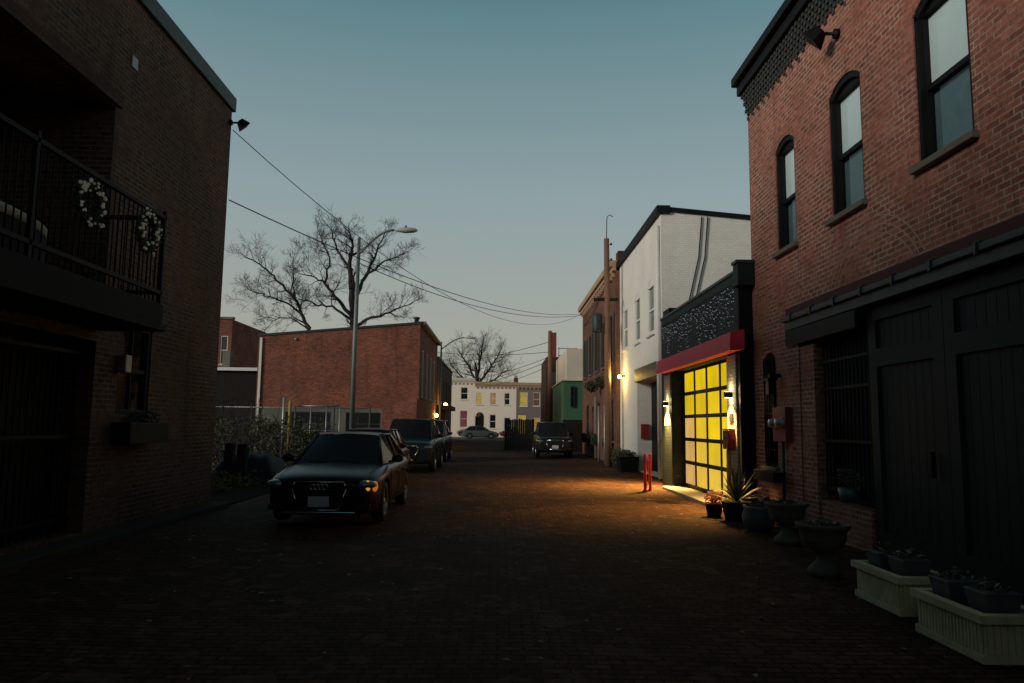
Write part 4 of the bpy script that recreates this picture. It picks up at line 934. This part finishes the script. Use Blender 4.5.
MB().lathe([(0,0),(.17,0),(.24,.12),(.26,.24),(.22,.36),(.24,.4),(.2,.4),(.18,.34),(0,.32)],n=24).build('pot',M['zinc'],t,world=False); m_=MB(); leaves(m_,(4.2,12.15,.4),(.18,.18,.08),120,.04,rnd); m_.build('foliage',M['leaf'],t)
t=thing('spiky_plant','spiky yucca like plant in a dark pot by the garage pier','plant',(4.25,13.4,0))
MB().lathe([(0,0),(.2,0),(.26,.3),(.28,.34),(.24,.34),(0,.3)],n=20).build('pot',M['rust'] if 'rust' in M else M['dark_wood'],t,world=False)
m_=MB()
for k in range(64):
    q=rnd.uniform(0,6.283); el=rnd.uniform(.15,1.45); Ln=rnd.uniform(.45,.75); d=V((math.cos(q)*math.cos(el),math.sin(q)*math.cos(el),math.sin(el))); sd_=d.cross(V((0,0,1))).normalized()*.018
    p0=V((0,0,.34)); p1=p0+d*Ln*.55; p2=p0+d*Ln-V((0,0,.1*Ln*math.cos(el)))
    m_.add([p0-sd_,p0+sd_,p1+sd_*1.1,p1-sd_*1.1,p2],[(0,1,2,3),(3,2,4)])
m_.build('foliage',M['yucca'],t,world=False,fix=False)
for k,(x,y,l) in enumerate(((4.0,13.95,'small dark pot of red leaves left of the spiky plant'),(4.55,12.75,'small terracotta pot behind the round blue pot'))):
    t=thing('flower_pot',l,'plant pot',(x,y,0)); MB().lathe([(0,0),(.12,0),(.16,.22),(.17,.25),(.14,.25),(0,.22)],n=18).build('pot',M['dark_wood'] if k==0 else M['terracotta'],t,world=False)
    m_=MB(); leaves(m_,(x,y,.34),(.2,.2,.15),220,.04,rnd); m_.build('foliage',M['terracotta'] if k==0 else M['leaf'],t)
t=thing('potted_plant','leafless potted plant on the low brick wall before the barred gate','plant',(4.95,10.6,.62))
MB().lathe([(0,0),(.12,0),(.15,.2),(.13,.2),(0,.18)],(4.97,10.6,.62),n=16).build('pot',M['zinc'],t)
m_=MB(); leaves(m_,(4.97,10.6,.95),(.14,.35,.18),160,.03,rnd); m_.build('foliage',M['drygrass'],t)
# ------------------------------------------------------------------ cars
def make_car(name,label,x,yf,kind,pm,rz=0,grille='frame',emblem=False,group='cars parked along the alley',wid=None,amber_glints=False):
    sp=dict(sedan=dict(L=4.85,W=1.87,H=1.46,wr=.335,st=[(0,.70,.26,.50,.68),(.06,.84,.2,.54,.745),(.3,.95,.17,.6,.82),(.9,1,.17,.68,.9),(1.45,1,.18,.7,.945),(2.4,1,.18,.72,.95),(3.6,1,.18,.74,.97),(4.3,.97,.2,.74,1.0),(4.7,.86,.26,.7,.96),(4.85,.72,.36,.62,.8)],gh=(1.3,2.15,3.25,4.25),fw=.95,rw=3.75),
            hatch=dict(L=4.3,W=1.8,H=1.5,wr=.32,st=[(0,.66,.34,.52,.62),(.06,.80,.24,.54,.7),(.3,.94,.19,.6,.8),(.9,1,.18,.68,.93),(1.25,1,.18,.72,.98),(2.4,1,.18,.74,1.0),(3.5,1,.18,.76,1.02),(4.0,.96,.2,.76,1.0),(4.25,.86,.28,.7,.95),(4.3,.74,.36,.62,.8)],gh=(1.1,1.9,3.3,4.1),fw=.85,rw=3.4),
            suv=dict(L=4.95,W=1.97,H=1.83,wr=.39,st=[(0,.72,.42,.66,.84),(.05,.86,.32,.7,.94),(.22,.95,.27,.76,1.04),(.9,1,.26,.84,1.11),(1.4,1,.26,.88,1.15),(2.4,1,.26,.9,1.17),(3.9,1,.26,.92,1.18),(4.7,.98,.28,.92,1.18),(4.9,.9,.34,.9,1.12),(4.95,.82,.42,.8,1.0)],gh=(1.3,2.0,4.45,4.85),fw=.98,rw=3.95))[kind]
    Lc,Wc,Hc,wr=sp['L'],wid or sp['W'],sp['H'],sp['wr']; hw=Wc/2
    t=thing(name,label,'car',(x,yf+Lc/2 if rz==0 else yf,0),rz,group)
    o0=-Lc/2
    b=MB(); sec=[]
    for y,f,zl,zm,zt in sp['st']:
        h=hw*f; half=[(0,zl),(h*.9,zl),(h*.985,zl+.1),(h,zm),(h*.985,zm+(zt-zm)*.55),(h*.9,zt-.01),(h*.5,zt+.025),(0,zt+.035)]
        sec.append([(px_,y+o0,z) for px_,z in half]+[(-px_,y+o0,z) for px_,z in half[-2:0:-1]])
    n=len(sec[0]); vs=[p for s_ in sec for p in s_]
    fs=[(i*n+k,i*n+(k+1)%n,(i+1)*n+(k+1)%n,(i+1)*n+k) for i in range(len(sec)-1) for k in range(n)]+[tuple(range(n))[::-1],tuple((len(sec)-1)*n+k for k in range(n))]
    b.add(vs,fs,True); body=b.build('body',pm,t,world=False)
    for p in body.data.polygons: p.use_smooth=True
    sm=body.modifiers.new('Sub','SUBSURF'); sm.levels=2; sm.render_levels=2
    wells=[]
    for wy in (sp['fw'],sp['rw']):
        for s in (-1,1):
            c=MB().lathe([(0,-.16),(wr+.06,-.16),(wr+.06,.16),(0,.16)],(s*(hw-.1),o0+wy,wr),n=28,axis='x',smooth=False).build('cut',pm,None,world=False)
            c.location=t.location; c.rotation_euler=t.rotation_euler
            m_=body.modifiers.new('Cut','BOOLEAN'); m_.object=c; m_.operation='DIFFERENCE'; m_.solver='EXACT'; wells.append(c)
    bpy.context.view_layer.update(); dg=bpy.context.evaluated_depsgraph_get(); me=bpy.data.meshes.new_from_object(body.evaluated_get(dg)); body.modifiers.clear(); body.data=me
    for c in wells: bpy.data.objects.remove(c,do_unlink=True)
    # greenhouse
    g0,g1,g2,g3=[g+o0 for g in sp['gh']]
    def top_at(y):
        st=sp['st']; y-=o0
        for i in range(len(st)-1):
            if st[i][0]<=y<=st[i+1][0]:
                f=(y-st[i][0])/(st[i+1][0]-st[i][0]); return st[i][4]+(st[i+1][4]-st[i][4])*f
        return st[-1][4]
    zb0,zb3=top_at(g0)-.03,top_at(g3)-.03; zb=top_at((g1+g2)/2)-.03
    wb=hw*.885; wt=hw*.66 if kind!='suv' else hw*.74; zr=Hc-.045
    Bf=[(wb*.93,g0,zb0),(wb,g1-.05,zb),(wb,g2+.05,zb),(wb*.9,g3,zb3)]; T=[(wt*.94,g1,zr),(wt,g1+.35,zr+.02),(wt,g2-.2,zr+.02),(wt*.92,g2,zr)]
    def mir(p): return (-p[0],p[1],p[2])
    def lerp(a,b_,f): return tuple(a[i]+(b_[i]-a[i])*f for i in range(3))
    gl=M['carglass']
    def pane(nm,pts):
        MB().add(pts,[tuple(range(len(pts)))]).build(nm,gl,t,world=False,fix=False)
    # curved windscreen: grid with bulge
    def screen(nm,a,bq,bulge):
        # a bottom right corner, bq top right corner
        vs=[];nn,mm=10,5
        for j in range(mm+1):
            p=lerp(a,bq,j/mm)
            for i in range(nn+1):
                u=-1+2*i/nn; vs.append((p[0]*u,p[1]+bulge*(1-u*u),p[2]+.03*(1-u*u)*(j/mm)))
        MB().add(vs,[(j*(nn+1)+i,j*(nn+1)+i+1,(j+1)*(nn+1)+i+1,(j+1)*(nn+1)+i) for j in range(mm) for i in range(nn)],True).build(nm,gl,t,world=False,fix=False)
    screen('windscreen',Bf[0],T[0],-.14); screen('rear_window',Bf[3],T[3],.1)
    for s in (1,-1):
        f=(lambda p:p) if s>0 else mir
        mB=lerp(Bf[1],Bf[2],.5); mT=lerp(T[1],T[2],.5)
        pane('side_window',[f(Bf[0]),f(mB),f(mT),f(T[1]),f(T[0])]); pane('side_window',[f(mB),f(Bf[2]),f(Bf[3]),f(T[3]),f(T[2]),f(mT)])
    rf=MB(); vs=[]; rows=[(g1-.02,.94),(g1+.2,.985),(g1+.45,1.),((g1+g2)/2,1.01),(g2-.3,1.),(g2-.08,.96),(g2+.03,.92)]
    for y,f in rows:
        zc=zr+.02+.035*math.sin(math.pi*(y-g1+.02)/(g2-g1+.05))
        for i in range(9):
            u=-1+i/4; vs.append((wt*f*1.02*u,y,zc+.03*(1-abs(u)**3)-.012))
    rf.add(vs,[(j*9+i,j*9+i+1,(j+1)*9+i+1,(j+1)*9+i) for j in range(len(rows)-1) for i in range(8)],True)
    for s in (1,-1):
        f=(lambda p:p) if s>0 else mir
        rf.tube([f(Bf[0]),f(lerp(Bf[0],T[0],.5)),f(T[0])],.032,6); rf.tube([f(T[0]),f(T[1]),f(T[2]),f(T[3])],.03,6); rf.tube([f(Bf[3]),f(T[3])],[.07,.05],6); rf.tube([f(mB),f(mT)],.03,6)
        rf.tube([f(Bf[0]),f(Bf[1]),f(Bf[2]),f(Bf[3])],.022,6)
    if kind=='suv':
        for s in (1,-1): rf.tube([(s*wt*.93,g1+.3,Hc),(s*wt*.93,g2-.2,Hc+.01)],.018,5)
    rf.build('roof',pm,t,world=False,fix=False)
    # wheels
    for wy in (sp['fw'],sp['rw']):
        for s in (-1,1):
            xo=s*(hw-.02); i_=s*(hw-.22)
            ty=MB().lathe([(wr*.62,i_),(wr*.94,i_),(wr,i_+s*.03),(wr,xo-s*.03),(wr*.94,xo),(wr*.66,xo-s*.005)],(0,o0+wy,wr),n=28,axis='x').build('wheel',M['rubber'],t,world=False)
            rm=MB().lathe([(wr*.66,xo-s*.004),(wr*.63,xo-s*.03),(wr*.58,xo-s*.09),(0,xo-s*.09)],(0,o0+wy,wr),n=28,axis='x')
            for k in range(5):
                q=6.283*k/5; d=V((0,math.cos(q),math.sin(q))); e=V((0,-math.sin(q),math.cos(q)))
                c0=V((xo-s*.03,o0+wy,wr)); rm.hexa([c0+e*.05-V((s*.03,0,0)),c0-e*.05-V((s*.03,0,0)),c0-e*.05,c0+e*.05]+[c0+d*wr*.63+e*.03-V((s*.03,0,0)),c0+d*wr*.63-e*.03-V((s*.03,0,0)),c0+d*wr*.63-e*.03,c0+d*wr*.63+e*.03])
            rm.lathe([(.0,xo-s*.015),(.05,xo-s*.015),(.055,xo-s*.05)],(0,o0+wy,wr),n=12,axis='x')
            rm.build('rim',M['alloy'],ty,world=False)
    # front: grille, lamps, bumper, plate
    zg=(sp['st'][0][3]+sp['st'][0][4])/2
    z0,z1=(sp['st'][0][2]+.02,sp['st'][1][4]-.03); gw=hw*.46; yy=o0-.012
    gp=[(-gw*.9,z1),(gw*.9,z1),(gw,z1-.1),(gw*.72,z0),(-gw*.72,z0),(-gw,z1-.1)]
    gm=MB(); gm.add([(a,yy+.02,c) for a,c in gp]+[(a,yy+.3,c) for a,c in gp],[(0,1,2,3,4,5),(0,1,7,6),(1,2,8,7),(2,3,9,8),(3,4,10,9),(4,5,11,10),(5,0,6,11)])
    for k in range(7):
        z=z0+.04+(z1-z0-.08)*k/7; gm.box(-gw*.8,gw*.8,yy+.005,yy+.022,z,z+.018)
    gr_=gm.build('grille',M['trim'],t,world=False)
    fm=MB(); 
    loop=gp+[gp[0]]
    for k in range(6): fm.tube([(loop[k][0],yy+.008,loop[k][1]),(loop[k+1][0],yy+.008,loop[k+1][1])],.014 if kind!='suv' else .022,6)
    fm.build('grille_surround',M['chrome'],gr_,world=False)
    if emblem:
        e=MB()
        for k in range(4): e.ring((-.1+.067*k,yy-.005,z1-.075),.043,.008,18,6)
        e.build('emblem',M['chrome'],gr_,world=False)
    MB().box(-.165,.165,yy-.012,yy+.003,z0+.05,z0+.215).build('number_plate',M['plate'],t,world=False,bevel=.004)
    MB().box(-hw*.62,hw*.62,o0-.01,o0+.1,z0-.06,z0-.025).build('bumper_trim',M['chrome'] if kind=='sedan' else M['trim'],t,world=False,bevel=.01)
    st_=MB(); st_.quad((hw*.52,g0+.2,zb0+.115),(hw*.64,g0+.2,zb0+.115),(hw*.635,g0+.235,zb0+.145),(hw*.515,g0+.235,zb0+.145)); st_.build('inspection_sticker',M['plate'],t,world=False,fix=False) if kind=='sedan' else None
    wp=MB()
    for xa,xb in ((-.1,-hw*.66),(.45,-.12)): wp.tube([(xa,g0-.04,zb0+.05),((xa+xb)/2,g0-.0,zb0+.085),(xb,g0+.03,zb0+.1)],.009,4)
    wp.build('wiper',M['trim'],t,world=False)
    sm_=MB()
    for s in (1,-1):
        for yy_ in (g0+.1,g0+1.12,g0+2.05): sm_.tube([(s*(hw+.003),yy_,.32),(s*(hw+.004),yy_,.62),(s*(hw-.004),yy_,zb-.06)],.006,4)
        sm_.tube([(s*(hw+.003),g0+.1,.32),(s*(hw+.003),g0+2.05,.32)],.006,4)
        sm_.tube([(s*hw*.78,o0+.28,sp['st'][2][4]+.012),(s*hw*.83,o0+.9,sp['st'][3][4]+.006),(s*hw*.84,g0-.02,zb0+.03)],.006,4)
    sm_.build('panel_gap',M['void'],t,world=False)
    for s in (1,-1):
        h=MB(); zc=sp['st'][1][4]-.075
        h.ball((s*hw*.74,o0+.17,zc),1,14,(hw*.21,.16,.075)); ho=h.build('headlight',M['head'],t,world=False)
        if s>0 and amber_glints:
            MB().ball((s*hw*.90,o0+.23,zc-.03),1,12,(.05,.1,.085)).build('headlight_glint',M['amber_glint'],ho,world=False)  # reflected garage light added as glowing blobs on one headlight
            MB().ball((s*hw*.80,o0+.10,zc-.015),1,10,(.05,.06,.09)).build('headlight_glint',M['amber_glint2'],ho,world=False)
        h=MB(); h.box(s*hw*.55 if s>0 else -hw*.86,s*hw*.86 if s>0 else -hw*.55,o0+.02,o0+.1,z0+.0,z0+.09); h.build('fog_light_vent',M['trim'],t,world=False,bevel=.01)
        mr=MB(); mr.ball((s*(hw+.06),g0+.42,zb+.1),1,12,(.11,.07,.075)); mr.tube([(s*(hw-.1),g0+.42,zb+.03),(s*(hw+.02),g0+.42,zb+.07)],.025,6); mr.build('mirror',pm,t,world=False)
        for k,dy in enumerate((.85,1.75)):
            hd=MB(); hd.box(s*(hw-.02),s*(hw+.02),g0+dy,g0+dy+.2,zb-.17,zb-.14); hd.build('door_handle',pm,t,world=False,bevel=.008)
        tl=MB(); tl.ball((s*hw*.75,-o0-.1,sp['st'][-2][4]-.1),1,12,(hw*.2,.12,.09)); tl.build('tail_light',M['red_box'],t,world=False)
    return t
M['carglass']=plain('car_window_glass',(.012,.015,.017),.05,var=.2,spec=.5)
M['amber_glint2']=lit('yellow_amber_reflection',(1.,.6,.05),.5,var=.8,scale=9.,base=(.6,.4,.02))  # yellower tone of the same painted headlight reflection
make_car('parked_car','dark plum sedan with chrome framed grille and emblem of four rings, nearest parked car',-2.85,11.95,'sedan',PA['plum_metallic_paint'],emblem=True,amber_glints=True)
make_car('parked_car','maroon red car parked half hidden right behind the dark sedan',-3.55,18.3,'hatch',PA['maroon_paint'])
make_car('parked_car','dark teal SUV with bold chrome grille frame behind the maroon car',-3.2,25.2,'suv',PA['dark_teal_paint'])
make_car('parked_car','charcoal SUV parked farthest back in the left row',-3.3,32.2,'suv',PA['charcoal_paint'])
make_car('parked_car','black SUV parked alone on the right side of the alley',2.83,38,'suv',PA['black_car_paint'])
make_car('parked_car','grey green car parked sideways on the cross street before the terrace',-2.3,88.5,'hatch',PA['grey_green_paint'],rz=R(90),group=None)
t=thing('covered_pile','low pile under a dark tarpaulin beside the timber posts in the lot','pile',(-7.3,21.5,0))
q=MB(); n=18
def tz(i,j): 
    u,w_=i/n*2-1,j/n*2-1; return max(0,.72*(1-abs(u)**4)*(1-abs(w_)**3)+.05*math.sin(i*1.7+j*.6)*(1-u*u))
vs=[(-8.3+2.1*i/n,20.8+2.6*j/n,tz(i,j)) for j in range(n+1) for i in range(n+1)]
q.add(vs,[(j*(n+1)+i,j*(n+1)+i+1,(j+1)*(n+1)+i+1,(j+1)*(n+1)+i) for j in range(n) for i in range(n)],True)
q.build('tarpaulin',M['black'],t,fix=False)
